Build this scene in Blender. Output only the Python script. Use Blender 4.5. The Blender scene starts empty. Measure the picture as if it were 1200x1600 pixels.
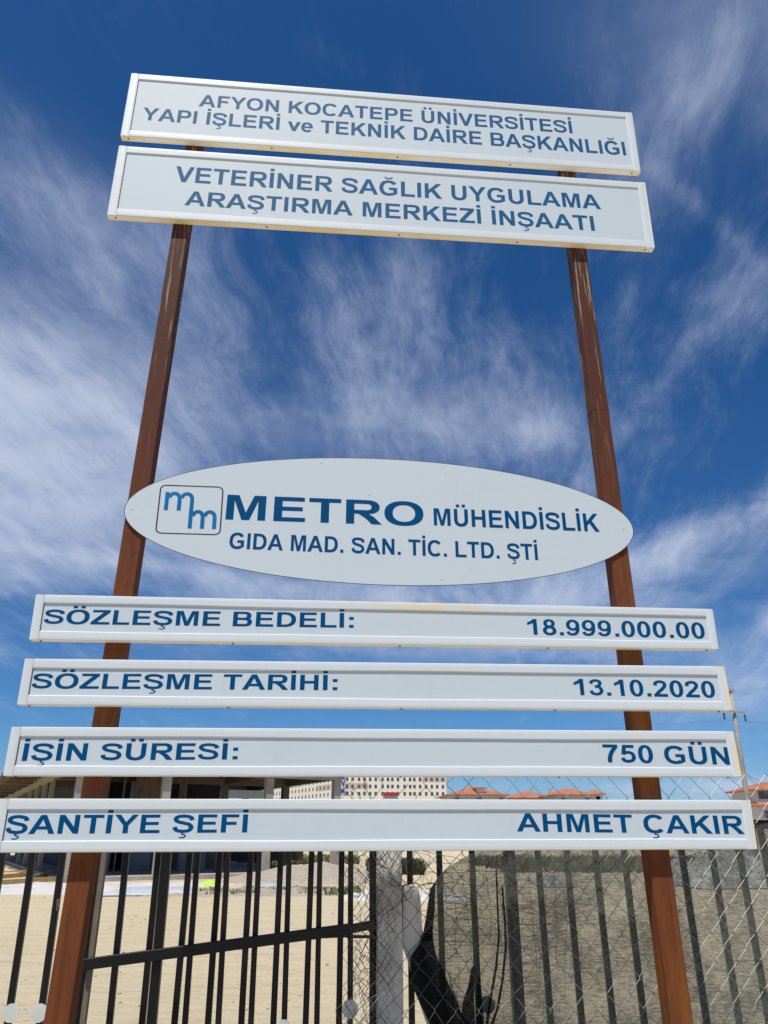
import bpy, bmesh, math, random
from mathutils import Vector, Matrix, noise
from mathutils.geometry import delaunay_2d_cdt
from math import sin, cos, pi, radians, exp

random.seed(7)
S = bpy.context.scene
COL = S.collection

# ---------------------------------------------------------------- camera
FPX = 1149.993
RT = Vector((0.996687546, -0.081320767, -0.000931555))
UP = Vector((-0.031840306, -0.400731674, 0.915642026))
FW = Vector((0.074834016, 0.912579344, 0.401993547))
CP = Vector((0.0, -3.67, 1.62))
cd = bpy.data.cameras.new('camera')
cam = bpy.data.objects.new('camera', cd)
COL.objects.link(cam)
m = Matrix.Identity(4)
for i in range(3):
    m[i][0] = RT[i]; m[i][1] = UP[i]; m[i][2] = -FW[i]; m[i][3] = CP[i]
cam.matrix_world = m
cd.sensor_fit = 'VERTICAL'; cd.sensor_height = 24; cd.lens = FPX / 1600 * 24
cd.clip_start = 0.05; cd.clip_end = 6000
S.camera = cam

# ---------------------------------------------------------------- sun and sky
SUN = Vector((-0.56, -1.0, 2.6)).normalized()
ELEV = math.asin(SUN.z)
AZ = math.atan2(SUN.x, SUN.y)           # from +Y towards +X
sl = bpy.data.lights.new('sun', 'SUN'); sl.energy = 5.0; sl.angle = radians(0.53); sl.color = (1.0, 0.95, 0.87)
so = bpy.data.objects.new('sun', sl); COL.objects.link(so)
so.rotation_euler = (-SUN).to_track_quat('-Z', 'Y').to_euler()
so.location = SUN * 40

W = bpy.data.worlds.new('World'); S.world = W; W.use_nodes = True
nt = W.node_tree; nt.nodes.clear()
def N(t, **k):
    n = nt.nodes.new(t)
    for a, b in k.items(): setattr(n, a, b)
    return n
def wl(a, b): nt.links.new(a, b)
def wval(x):
    return x
def wmath(op, a, b=None, c=None, clamp=False):
    n = N('ShaderNodeMath', operation=op); n.use_clamp = clamp
    for i, v in enumerate((a, b, c)):
        if v is None: continue
        if isinstance(v, (int, float)): n.inputs[i].default_value = v
        else: wl(v, n.inputs[i])
    return n.outputs[0]
def wdot(a, vec):
    n = N('ShaderNodeVectorMath', operation='DOT_PRODUCT'); wl(a, n.inputs[0]); n.inputs[1].default_value = vec
    return n.outputs['Value']
def wnoise(vec, scale, detail=6, rough=.55, dist=0.0, lac=2.0):
    n = N('ShaderNodeTexNoise'); wl(vec, n.inputs['Vector'])
    n.inputs['Scale'].default_value = scale; n.inputs['Detail'].default_value = detail
    n.inputs['Roughness'].default_value = rough; n.inputs['Distortion'].default_value = dist
    n.inputs['Lacunarity'].default_value = lac
    return n
def wramp(v, a, b, lo=0.0, hi=1.0):
    n = N('ShaderNodeMapRange', interpolation_type='SMOOTHSTEP'); wl(v, n.inputs[0])
    for i, x in enumerate((a, b, lo, hi)): n.inputs[i + 1].default_value = x
    return n.outputs[0]
sky = N('ShaderNodeTexSky', sky_type='NISHITA'); sky.sun_disc = False
sky.sun_elevation = ELEV; sky.sun_rotation = AZ
sky.altitude = 1000; sky.air_density = 1.0; sky.dust_density = 0.35; sky.ozone_density = 3.0
tc = N('ShaderNodeTexCoord'); D = tc.outputs['Generated']
sep = N('ShaderNodeSeparateXYZ'); wl(D, sep.inputs[0])
# clouds live on a high flat layer: direction projected on to it
zz = wmath('ADD', wmath('MAXIMUM', sep.outputs[2], 0.0), 0.16)
px_ = wmath('DIVIDE', sep.outputs[0], zz); py_ = wmath('DIVIDE', sep.outputs[1], zz)
def comb(x, y, z=0.0):
    n = N('ShaderNodeCombineXYZ')
    for i, v in enumerate((x, y, z)):
        if isinstance(v, (int, float)): n.inputs[i].default_value = v
        else: wl(v, n.inputs[i])
    return n.outputs[0]
# warp, then stretch along the wind
P0 = comb(px_, py_)
wn = wnoise(P0, 1.1, 4, .55)
ws = N('ShaderNodeVectorMath', operation='MULTIPLY_ADD'); wl(wn.outputs['Color'], ws.inputs[0])
ws.inputs[1].default_value = (.26, .26, 0); wl(P0, ws.inputs[2])
sp = N('ShaderNodeSeparateXYZ'); wl(ws.outputs[0], sp.inputs[0])
ca, sa = cos(radians(14)), sin(radians(14))
U = wmath('ADD', wmath('MULTIPLY', sp.outputs[0], ca), wmath('MULTIPLY', sp.outputs[1], -sa))
V = wmath('ADD', wmath('MULTIPLY', sp.outputs[0], sa), wmath('MULTIPLY', sp.outputs[1], ca))
streak = wnoise(comb(wmath('MULTIPLY', U, 3.9), wmath('MULTIPLY', V, .95)), 1.7, 10, .66, .12).outputs['Fac']
puff = wnoise(ws.outputs[0], 2.8, 10, .66, .15).outputs['Fac']
fine = wnoise(comb(wmath('MULTIPLY', U, 2.6), wmath('MULTIPLY', V, .8)), 9.0, 10, .72, .15).outputs['Fac']
big = wnoise(P0, .8, 3, .5).outputs['Fac']
def pdir(x, y): return ((x - 600) / FPX * RT + (800 - y) / FPX * UP + FW).normalized()
def blob(x, y, rx, ry, ang, amp):
    c = pdir(x, y); a = radians(ang)
    e1 = (pdir(x + 20 * cos(a), y + 20 * sin(a)) - c).normalized(); e2 = c.cross(e1).normalized()
    k = FPX / (1 / c.dot(FW))
    q1 = wmath('MULTIPLY', wdot(D, e1), k / rx); q2 = wmath('MULTIPLY', wdot(D, e2), k / ry)
    r = wmath('ADD', wmath('MULTIPLY', q1, q1), wmath('MULTIPLY', q2, q2))
    g = wmath('EXPONENT', wmath('MULTIPLY', r, -1.0))
    f = wmath('GREATER_THAN', wdot(D, c), 0.3)
    return wmath('MULTIPLY', wmath('MULTIPLY', g, f), amp)
BL = [  # px x, y, radii, angle, amount
    (60, 640, 230, 150, 15, .62), (-60, 800, 220, 120, 0, .35), (110, 310, 170, 80, 40, .20), (300, 400, 140, 60, 60, .16),
    (520, 520, 60, 130, -30, .30), (640, 480, 90, 110, 10, .30), (770, 560, 60, 110, 30, .16), (640, 650, 210, 60, 5, .28), (820, 690, 90, 40, -20, .24),
    (1060, 850, 200, 28, -24, .42), (900, 900, 260, 40, -8, .34), (560, 930, 420, 50, 4, .30), (1000, 640, 200, 30, -52, .24),
    (1150, 40, 150, 90, 30, .20), (1000, 130, 120, 60, 20, .14), (1110, 340, 110, 12, 42, .20),
    (515, 85, 60, 22, 25, .26), (650, 130, 40, 60, -60, .12), (200, 880, 300, 12, 8, .22), (700, 1015, 500, 26, 1, .24),
    (1160, 1075, 120, 38, -6, .30), (0, 930, 60, 60, 0, .18), (1120, 1225, 50, 14, 0, .40), (1195, 970, 30, 30, 0, .42), (980, 1235, 40, 14, 0, .26),
    (1180, 480, 60, 140, -60, .20)]
NEG = [(430, 100, 230, 80, 0, .16), (760, 110, 160, 60, 0, .16), (860, 480, 60, 70, 20, .16), (400, 580, 120, 90, 30, .12), (370, 455, 70, 60, 0, .12),
       (60, 180, 120, 60, 0, .10), (940, 420, 110, 50, 0, .12), (140, 960, 260, 34, 6, .32), (450, 1040, 300, 20, 0, .10), (850, 1100, 900, 40, 0, .16), (1110, 760, 60, 60, 0, .10)]
tot = None
for b in BL:
    g = blob(*b); tot = g if tot is None else wmath('ADD', tot, g)
for b in NEG:
    tot = wmath('SUBTRACT', tot, blob(*b))
field = wmath('ADD', wmath('MULTIPLY', streak, .62), wmath('MULTIPLY', puff, .38))
cl = wmath('ADD', wmath('ADD', field, wmath('MULTIPLY', tot, .50)), wmath('MULTIPLY', wmath('SUBTRACT', big, .5), .22))
cl = wmath('ADD', cl, wmath('MULTIPLY', wmath('SUBTRACT', fine, .5), .30))
cov = wmath('POWER', wramp(cl, .43, 1.0), 1.25)
VEIL = [(30, 640, 200, 130, 12, .62), (-20, 780, 220, 70, 5, .40), (560, 940, 400, 42, 4, .36), (1150, 1080, 110, 34, -4, .45), (640, 665, 210, 60, 2, .34),
        (1140, 50, 150, 80, 20, .20), (950, 930, 220, 44, -14, .36), (110, 330, 160, 60, 35, .16), (1130, 1228, 44, 10, 0, .55), (975, 1237, 34, 8, 0, .35), (1199, 968, 14, 18, 0, .7), (700, 1010, 420, 26, 0, .26)]
vs_ = None
for b in VEIL:
    g = blob(*b); vs_ = g if vs_ is None else wmath('ADD', vs_, g)
soft = wnoise(ws.outputs[0], 3.2, 8, .6, .1).outputs['Fac']
veil = wmath('MULTIPLY', vs_, wramp(soft, .32, .60, .18, 1.0))
cov = wmath('SUBTRACT', 1.0, wmath('MULTIPLY', wmath('SUBTRACT', 1.0, wmath('MULTIPLY', cov, .92)), wmath('SUBTRACT', 1.0, wmath('MINIMUM', veil, .85))))
SKYK = 0.092
grade = N('ShaderNodeMix', data_type='RGBA', blend_type='MULTIPLY'); grade.inputs[0].default_value = 1
wl(sky.outputs[0], grade.inputs[6]); grade.inputs[7].default_value = (0.52 * SKYK, 0.80 * SKYK, 1.06 * SKYK, 1)
sc_ = N('ShaderNodeSeparateColor'); wl(grade.outputs[2], sc_.inputs[0])
cc_ = N('ShaderNodeCombineColor')
wl(wmath('MULTIPLY', wmath('POWER', sc_.outputs[0], 1.38), 1.62 / SKYK), cc_.inputs[0])
wl(wmath('MULTIPLY', wmath('POWER', sc_.outputs[1], 1.08), 0.98 / SKYK), cc_.inputs[1])
wl(wmath('MULTIPLY', sc_.outputs[2], 0.96 / SKYK), cc_.inputs[2])
mx = N('ShaderNodeMix', data_type='RGBA'); wl(cov, mx.inputs[0]); wl(cc_.outputs[0], mx.inputs[6]); mx.inputs[7].default_value = (5.7, 6.5, 8.3, 1)
bg = N('ShaderNodeBackground'); wl(mx.outputs[2], bg.inputs[0]); bg.inputs[1].default_value = SKYK
wo = N('ShaderNodeOutputWorld'); wl(bg.outputs[0], wo.inputs[0])
S.view_settings.view_transform = 'Standard'; S.view_settings.look = 'None'
S.view_settings.exposure = 0.0; S.view_settings.gamma = 1.0
S.view_settings.use_curve_mapping = False

# ---------------------------------------------------------------- helpers
def at(x, y, Y):
    d = (x - 600) / FPX * RT + (800 - y) / FPX * UP + FW
    return CP + d * ((Y - CP.y) / d.y)
def atz(x, y, Z):
    d = (x - 600) / FPX * RT + (800 - y) / FPX * UP + FW
    return CP + d * ((Z - CP.z) / d.z)

def tag(o, label=None, cat=None, group=None, kind=None):
    if label: o['label'] = label
    if cat: o['category'] = cat
    if group: o['group'] = group
    if kind: o['kind'] = kind
    return o
def thing(name, loc, label, cat, group=None, rz=0.0):
    o = bpy.data.objects.new(name, None); COL.objects.link(o)
    o.location = loc; o.rotation_euler = (0, 0, rz); o.empty_display_size = .2
    bpy.context.view_layer.update()
    return tag(o, label, cat, group)
def put(name, bm, mat, parent=None, smooth=False, kind=None, world=True):
    """link bm as one mesh; vertices in world space are turned into the thing's own space"""
    me = bpy.data.meshes.new(name)
    if parent is not None and world:
        inv = absmat(parent).inverted(); bm.transform(inv)
    bmesh.ops.recalc_face_normals(bm, faces=bm.faces)
    bm.to_mesh(me); bm.free()
    if smooth:
        for p in me.polygons: p.use_smooth = True
    for mm in (mat if isinstance(mat, (list, tuple)) else [mat]): me.materials.append(mm)
    o = bpy.data.objects.new(name, me); COL.objects.link(o)
    if parent is not None: o.parent = parent
    if kind: o['kind'] = kind
    return o
def absmat(o):
    mt = Matrix.Translation(o.location) @ o.rotation_euler.to_matrix().to_4x4()
    return absmat(o.parent) @ mt if o.parent else mt
def box(bm, x0, x1, y0, y1, z0, z1, bev=0.0):
    vs = [bm.verts.new(v) for v in ((x0,y0,z0),(x1,y0,z0),(x1,y1,z0),(x0,y1,z0),(x0,y0,z1),(x1,y0,z1),(x1,y1,z1),(x0,y1,z1))]
    fs = [bm.faces.new([vs[i] for i in f]) for f in ((0,1,5,4),(1,2,6,5),(2,3,7,6),(3,0,4,7),(4,5,6,7),(3,2,1,0))]
    if bev > 0:
        es = list({e for f in fs for e in f.edges})
        bmesh.ops.bevel(bm, geom=es, offset=bev, segments=2, affect='EDGES', profile=.6)
    return bm
def B(*a, **k):
    return box(bmesh.new(), *a, **k)
def obox(bm, p, ex, ey, lx, ly, z0, z1):
    """box from corner p along unit vectors ex, ey (2-D)"""
    c = [(p[0] + ex[0]*a + ey[0]*b, p[1] + ex[1]*a + ey[1]*b) for a, b in ((0,0),(lx,0),(lx,ly),(0,ly))]
    vs = [bm.verts.new((x, y, z0)) for x, y in c] + [bm.verts.new((x, y, z1)) for x, y in c]
    for f in ((0,1,5,4),(1,2,6,5),(2,3,7,6),(3,0,4,7),(4,5,6,7),(3,2,1,0)): bm.faces.new([vs[i] for i in f])
    return bm
def tube(bm, pts, r, n=5, cap=True):
    pts = [Vector(p) for p in pts]; rings = []
    for i, p in enumerate(pts):
        t = (pts[min(i+1, len(pts)-1)] - pts[max(i-1, 0)])
        if t.length < 1e-9: t = Vector((0, 0, 1))
        t.normalize()
        a = Vector((0, 1, 0)) if abs(t.y) < .9 else Vector((1, 0, 0))
        u = t.cross(a).normalized(); v = t.cross(u)
        rr = r[i] if isinstance(r, (list, tuple)) else r
        rings.append([bm.verts.new(p + (u*cos(2*pi*k/n) + v*sin(2*pi*k/n))*rr) for k in range(n)])
    for a, b in zip(rings, rings[1:]):
        for k in range(n): bm.faces.new((a[k], a[(k+1) % n], b[(k+1) % n], b[k]))
    if cap:
        bm.faces.new(rings[0]); bm.faces.new(rings[-1])
    return bm
def bar(bm, a, b, w, d, bev=0.002):
    """rectangular bar from a to b, w across (x), d deep (y)"""
    a, b = Vector(a), Vector(b); t = (b - a).normalized()
    u = Vector((1, 0, 0)) if abs(t.x) < .7 else Vector((0, 0, 1)); v = t.cross(u).normalized(); u = v.cross(t).normalized()
    vs = []
    for p in (a, b):
        for s, q in ((-1,-1),(1,-1),(1,1),(-1,1)): vs.append(bm.verts.new(p + u*s*w/2 + v*q*d/2))
    fs = [bm.faces.new([vs[i] for i in f]) for f in ((0,1,5,4),(1,2,6,5),(2,3,7,6),(3,0,4,7),(4,5,6,7),(3,2,1,0))]
    if bev:
        bmesh.ops.bevel(bm, geom=list({e for f in fs for e in f.edges}), offset=bev, segments=1, affect='EDGES')
    return bm

# ---------------------------------------------------------------- materials
class MT:
    def __init__(s, name, color, rough=.6, metal=0.0, spec=.5):
        s.m = bpy.data.materials.new(name); s.m.use_nodes = True
        s.t = s.m.node_tree; s.b = s.t.nodes['Principled BSDF']
        s.b.inputs['Base Color'].default_value = (*color, 1); s.b.inputs['Roughness'].default_value = rough
        s.b.inputs['Metallic'].default_value = metal; s.b.inputs['Specular IOR Level'].default_value = spec
        s.tc = s.t.nodes.new('ShaderNodeTexCoord'); s.col = None; s.base = color
    def n(s, ty, **k):
        n = s.t.nodes.new(ty)
        for a, b in k.items(): setattr(n, a, b)
        return n
    def l(s, a, b): s.t.links.new(a, b)
    def vec(s, scale=(1,1,1), src='Object'):
        mp = s.n('ShaderNodeMapping'); s.l(s.tc.outputs[src], mp.inputs[0]); mp.inputs['Scale'].default_value = scale
        return mp.outputs[0]
    def noise(s, sc, scale=(1,1,1), det=5, rough=.6, dist=0.0, src='Object'):
        n = s.n('ShaderNodeTexNoise'); s.l(s.vec(scale, src), n.inputs['Vector'])
        n.inputs['Scale'].default_value = sc; n.inputs['Detail'].default_value = det; n.inputs['Roughness'].default_value = rough; n.inputs['Distortion'].default_value = dist
        return n.outputs['Fac']
    def ramp(s, v, a, b, lo=0.0, hi=1.0):
        n = s.n('ShaderNodeMapRange', interpolation_type='SMOOTHSTEP'); s.l(v, n.inputs[0])
        for i, x in enumerate((a, b, lo, hi)): n.inputs[i+1].default_value = x
        return n.outputs[0]
    def math(s, op, a, b=0.0):
        n = s.n('ShaderNodeMath', operation=op)
        for i, v in enumerate((a, b)):
            if isinstance(v, (int, float)): n.inputs[i].default_value = v
            else: s.l(v, n.inputs[i])
        return n.outputs[0]
    def mix(s, fac, color, mode='MIX'):
        n = s.n('ShaderNodeMix', data_type='RGBA', blend_type=mode)
        if isinstance(fac, float): n.inputs[0].default_value = fac
        else: s.l(fac, n.inputs[0])
        if s.col is None: n.inputs[6].default_value = (*s.base, 1)
        else: s.l(s.col, n.inputs[6])
        n.inputs[7].default_value = (*color, 1)
        s.col = n.outputs[2]; s.l(s.col, s.b.inputs['Base Color']); return s
    def bump(s, v, strength=.3, dist=.01):
        n = s.n('ShaderNodeBump'); n.inputs['Strength'].default_value = strength; n.inputs['Distance'].default_value = dist
        s.l(v, n.inputs['Height']); s.l(n.outputs[0], s.b.inputs['Normal']); return s

def simple(name, c, rough=.6, c2=None, sc=8, metal=0.0, bump=.15, scale=(1,1,1)):
    t = MT(name, c, rough, metal); nn = t.noise(sc, scale)
    t.mix(t.ramp(nn, .35, .7), c2 or tuple(x*.72 for x in c))
    if bump: t.bump(nn, bump, .01)
    return t.m

# white powder-coated sign face / frame
def white(name, stain, rough=.32, base=(.63, .68, .715)):
    t = MT(name, base, rough)
    t.mix(t.ramp(t.noise(2.3, (1, 1, 1.6), 4), .45, .8, 0, .35), tuple(x*.93 for x in base))
    t.mix(t.ramp(t.noise(26, (1, 1, .35), 5, .7), .66, .80, 0, .22), (.55, .52, .45))
    if stain:
        g = t.n('ShaderNodeSeparateXYZ'); t.l(t.tc.outputs['Object'], g.inputs[0])
        k = t.ramp(t.noise(1.25, (1, 1, 3.0), 4, .6, .4), .60, .72)
        t.mix(t.math('MULTIPLY', k, t.ramp(t.noise(9, (1, 1, .6), 4), .40, .62, 0, .55)), (.78, .63, .33))
    t.b.inputs['Specular IOR Level'].default_value = .28
    t.mix(t.ramp(t.noise(3.2, (7, 1, .5), 6, .7), .56, .72, 0, .16), (.50, .50, .46))
    t.bump(t.noise(3.0, (1, 1, 2.0), 3), .05, .02)
    return t.m
M_PANEL = white('sign_face', False, .62, (.545, .612, .665))
M_FRAME = white('sign_frame', True, .48)
t = MT('yellowed_edge', (.79, .76, .66), .4)
t.mix(t.ramp(t.noise(7, (.5, 1, 1.2), 5, .65), .40, .62, 0, .9), (.80, .64, .36))
t.mix(t.ramp(t.noise(16, (.6, 1, 1), 5, .7), .66, .78, 0, .7), (.50, .27, .10)); M_YEL = t.m
t = MT('stained_frame', (.72, .73, .68), .45); t.mix(t.ramp(t.noise(3.5, (3, 1, 1), 5, .65), .36, .60, 0, .85), (.76, .66, .40)); t.mix(t.ramp(t.noise(12, (1, 1, 1), 5, .7), .68, .78, 0, .5), (.5, .33, .14)); M_STAIN = t.m
t = MT('frame_with_stain', (.63, .68, .715), .48); sx2 = t.n('ShaderNodeSeparateXYZ'); t.l(t.tc.outputs['Object'], sx2.inputs[0])
dx = t.math('ABSOLUTE', t.math('SUBTRACT', sx2.outputs[0], .17)); msk = t.ramp(dx, .16, .55, 1.0, 0.0)
t.mix(t.math('MULTIPLY', msk, t.ramp(t.noise(7, (1, 1, 1.5), 5, .65), .36, .60, 0, .75)), (.74, .62, .36)); M_FRAME_S = t.m
M_SEAM = simple('seam_dark', (.05, .045, .04), .8)  # dark backing in the frame gaps, also on the screws
t = MT('blue_vinyl', (.0, .066, .188), .55, 0, .05); t.mix(t.ramp(t.noise(5), .4, .8, 0, .3), (.0, .074, .205)); M_BLUE = t.m
t = MT('blue_vinyl_sheen', (.008, .100, .235), .6, 0, .10); t.mix(t.ramp(t.noise(3), .4, .8, 0, .5), (.018, .115, .265)); M_BLUE2 = t.m  # paler copy of the vinyl, sky reflection mixed into its colour
M_LOGO = simple('logo_blue', (.006, .165, .40), .3, (.004, .12, .32), 6, bump=0)
M_LINE = simple('logo_line', (.035, .025, .03), .4, bump=0)
M_EDGE = simple('composite_edge', (.045, .04, .035), .6, bump=0)

t = MT('rusted_steel', (.175, .055, .018), .72, .0, .18)
t.mix(t.ramp(t.noise(5, (6, 6, .35), 6, .65), .32, .70, 0, .85), (.110, .032, .013))
t.mix(t.ramp(t.noise(2.2, (4, 4, .7), 5, .6, .4), .48, .72, 0, .75), (.255, .092, .018))
t.mix(t.ramp(t.noise(9, (2.5, 2.5, 1), 6, .7, .3), .54, .68, 0, .7), (.085, .026, .014))
t.mix(t.ramp(t.noise(60, (1, 1, .5), 4, .7), .60, .75, 0, .5), (.085, .03, .018))
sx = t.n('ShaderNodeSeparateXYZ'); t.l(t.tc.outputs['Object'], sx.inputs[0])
t.mix(t.ramp(sx.outputs[2], 2.2, 4.6, 0, .88), (.066, .023, .016))  # darkens upward, grazing light on the upper posts put into the colour
mk = t.math('MULTIPLY', t.ramp(t.noise(4, (16, 16, .5), 6, .7), .54, .64), t.ramp(sx.outputs[2], 3.4, 4.4))
t.mix(t.math('MULTIPLY', mk, .75), (.40, .33, .25))
t.bump(t.noise(70, (1, 1, .4), 5, .7), .35, .003); M_RUST = t.m
M_WELD = simple('weld_scale', (.05, .022, .015), .7)

t = MT('black_paint', (.006, .006, .008), .42, 0, .3); t.mix(t.ramp(t.noise(30, (1, 1, .3), 5, .7), .60, .75, 0, .5), (.020, .019, .019))
t.mix(t.ramp(t.noise(9, (1, 1, .5), 5, .7), .68, .78, 0, .8), (.07, .028, .014)); M_BLACK = t.m
t = MT('rusty_black_paint', (.02, .014, .012), .6); t.mix(t.ramp(t.noise(14, (1, 1, 1), 5, .7), .45, .6), (.10, .035, .015)); M_RBLACK = t.m
M_WIRE = simple('galvanised_wire', (.30, .30, .29), .45, (.22, .22, .21), 30, metal=.3, bump=0)
M_DARKWIRE = simple('dull_or_shaded_wire', (.085, .078, .07), .6, (.14, .13, .12), 30, metal=.3, bump=0)  # darker wire copy, partly for shadow put into the colour
M_DISC = simple('reflector', (.62, .66, .62), .35, (.55, .6, .56), 10, bump=0)

def concrete(name, c, sc=5):
    t = MT(name, c, .85, 0, .25)
    t.mix(t.ramp(t.noise(sc, det=6), .35, .7, 0, .8), tuple(x*.68 for x in c))
    t.mix(t.ramp(t.noise(sc*14, det=4, rough=.7), .62, .72, 0, .7), tuple(x*.5 for x in c))
    t.bump(t.noise(sc*9, det=6, rough=.7), .45, .006); return t.m
M_CONC = concrete('post_concrete', (.62, .61, .585), 6)
M_BCONC = concrete('building_concrete', (.42, .38, .32), .8)
M_BSHADE = concrete('building_concrete_shaded', (.20, .165, .125), .6)  # darker copy of the building concrete, shade inside the frame put into colour
M_FORM = simple('formwork_timber', (.15, .10, .06), .8, (.07, .05, .03), 3, scale=(4, 1, 1))
M_GPANEL = concrete('grey_blockwork', (.25, .26, .28), .7)
M_PLANK = simple('fresh_timber', (.62, .40, .16), .7, (.48, .30, .12), 6, scale=(.3, 1, 1))

M_OPENSHADE = simple('opening_shade', (.05, .05, .055), .9, (.03, .03, .035), 1)  # near-black stand-in for the shade in the building's openings
# sand ground
t = MT('sand', (.560, .470, .310), .95, 0, .2)
t.mix(t.ramp(t.noise(.16, det=4), .35, .7, 0, .7), (.60, .515, .360))
t.mix(t.ramp(t.noise(.9, (1, 2.2, 1), 7, .65, .6), .50, .68, 0, .5), (.46, .375, .245))
t.mix(t.ramp(t.noise(9, (1, 1.4, 1), 8, .75), .56, .72, 0, .6), (.40, .325, .215))
t.mix(t.ramp(t.noise(40, det=4, rough=.7), .66, .74, 0, .6), (.60, .53, .42))
t.mix(t.ramp(t.noise(1.3, (.35, 2.6, 1), 8, .72, .5), .52, .68, 0, .42), (.40, .33, .22))
t.mix(t.ramp(t.noise(26, (1, 1.6, 1), 4, .8), .66, .74, 0, .7), (.33, .27, .18))
h = t.math('ADD', t.noise(7, (1, 1.5, 1), 8, .7), t.math('MULTIPLY', t.noise(.9, (1, 2.6, 1), 5, .6, .5), 2.2))
t.bump(h, .85, .07); M_SAND = t.m
t = MT('gravel', (.46, .40, .32), .95, 0, .2); t.mix(t.ramp(t.noise(9, det=6, rough=.75), .4, .65), (.31, .265, .21)); t.bump(t.noise(10, det=6, rough=.75), .8, .08); M_GRAVEL = t.m
t = MT('crushed_stone', (.62, .615, .60), .95, 0, .2); t.mix(t.ramp(t.noise(1.1, det=7, rough=.75), .46, .70, 0, .8), (.54, .46, .33)); t.mix(t.ramp(t.noise(5, det=6, rough=.75), .52, .7, 0, .7), (.30, .285, .26)); t.bump(t.noise(6, det=6, rough=.75), .8, .08); M_STONE = t.m
M_PEB = simple('pebble', (.50, .41, .275), .9, (.42, .34, .225), 3, bump=0)
M_BTARP = simple('pale_blue_sheet', (.36, .42, .46), .6, (.46, .47, .46), 2)
M_GRASS = simple('weeds', (.10, .15, .045), .8, (.22, .20, .10), 3)
M_OLIVE = simple('dull_weeds', (.085, .095, .05), .9, (.14, .12, .08), 1.5, bump=0)
M_HIVIS = simple('hivis_cloth', (.50, .85, .06), .7, (.35, .7, .05), 6)
M_WTARP = simple('white_sheet', (.40, .395, .38), .85, (.13, .13, .12), 7)
M_KYK = simple('cream_render', (.74, .70, .62), .9, (.68, .64, .56), .02, bump=0)
M_KPINK = simple('pale_brown_render', (.56, .46, .41), .9, bump=0)
M_GLASSD = simple('dark_window', (.085, .088, .095), .2, bump=0)
M_KBLUE = simple('blue_letters', (.01, .03, .42), .4, bump=0)
M_RED = simple('red_panel', (.42, .03, .035), .5, bump=0)
def tile(name):
    t = MT(name, (.44, .165, .09), .85); t.mix(t.ramp(t.noise(.6, det=5), .35, .7), (.34, .12, .07))
    w = t.n('ShaderNodeTexWave', wave_type='BANDS', bands_direction='X'); t.l(t.vec((1, 1, 1)), w.inputs[0]); w.inputs['Scale'].default_value = 1.1
    t.bump(w.outputs['Fac'], .5, .06); return t.m
M_TILE = tile('roof_tiles')
M_HWALL = simple('grey_render', (.50, .48, .46), .9, bump=0)
M_HWALL2 = simple('pale_render', (.66, .64, .62), .9, bump=0)
M_HPINK = simple('pink_render', (.52, .28, .26), .9, bump=0)
M_POLE = concrete('pole_concrete', (.36, .33, .29), 1.5)
M_INS = simple('insulator_glaze', (.03, .03, .035), .25, bump=0)
M_CABLE = simple('cable', (.10, .10, .11), .6, bump=0)
M_TREE = simple('dark_foliage', (.045, .07, .03), .9, (.07, .10, .04), 1)

# shade net: woven, partly see-through
def net_mat(name, dens, c1, c2, lo=.34, hi=.26):
    t = MT(name, c1, .85, 0, .1)
    t.mix(t.ramp(t.noise(2.2, det=5), .35, .7, 0, .8), c2)
    weft = t.noise(1, (24, 24, 300), 3, .7); warp = t.noise(1, (230, 230, 14), 3, .7)
    slow = t.noise(2.6, (1, 1, 1.3), 4, .6)
    a = t.math('ADD', t.math('MULTIPLY', weft, 1.25), t.math('MULTIPLY', warp, .5))
    a = t.math('ADD', a, t.math('MULTIPLY', slow, .8))
    op = t.ramp(a, 1.0 - .02, 1.0 + .56, max(0, dens - lo), min(1, dens + hi))
    tr = t.n('ShaderNodeBsdfTransparent'); mx = t.n('ShaderNodeMixShader')
    tl = t.n('ShaderNodeBsdfTranslucent'); tl.inputs[0].default_value = (*[x*.9 for x in c2], 1)
    m2 = t.n('ShaderNodeMixShader'); m2.inputs[0].default_value = .25
    t.l(t.b.outputs[0], m2.inputs[1]); t.l(tl.outputs[0], m2.inputs[2])
    out = [n for n in t.t.nodes if n.type == 'OUTPUT_MATERIAL'][0]
    t.l(op, mx.inputs[0]); t.l(tr.outputs[0], mx.inputs[1]); t.l(m2.outputs[0], mx.inputs[2]); t.l(mx.outputs[0], out.inputs[0])
    return t.m
M_NET = net_mat('green_shade_net', .75, (.105, .122, .105), (.175, .178, .150), .26, .20)
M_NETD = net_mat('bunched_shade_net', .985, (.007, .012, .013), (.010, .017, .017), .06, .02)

# ---------------------------------------------------------------- ground
def gz(x, y):
    a = .05 * noise.noise(Vector((x*.16, y*.16, 3))) + .018 * noise.noise(Vector((x*.9, y*1.6, 9)))
    k = min(1, max(0, (y - 1.5) / 6)) if y < 26 else 1
    return a * k - .02
xs = [-900, -500, -260, -140, -80, -50] + [-36 + i*.75 for i in range(97)] + [50, 80, 140, 260, 500, 900]
ys = [-60, -30, -15, -8] + [-4 + i*.6 for i in range(100)] + [62, 70, 85, 110, 160, 240, 400, 700, 1200, 2500]
bm = bmesh.new(); gv = [[bm.verts.new((x, y, gz(x, y) if y < 100 else -.02)) for x in xs] for y in ys]
for j in range(len(ys)-1):
    for i in range(len(xs)-1): bm.faces.new((gv[j][i], gv[j][i+1], gv[j+1][i+1], gv[j+1][i]))
put('ground', bm, M_SAND, smooth=True, kind='structure')

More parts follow.
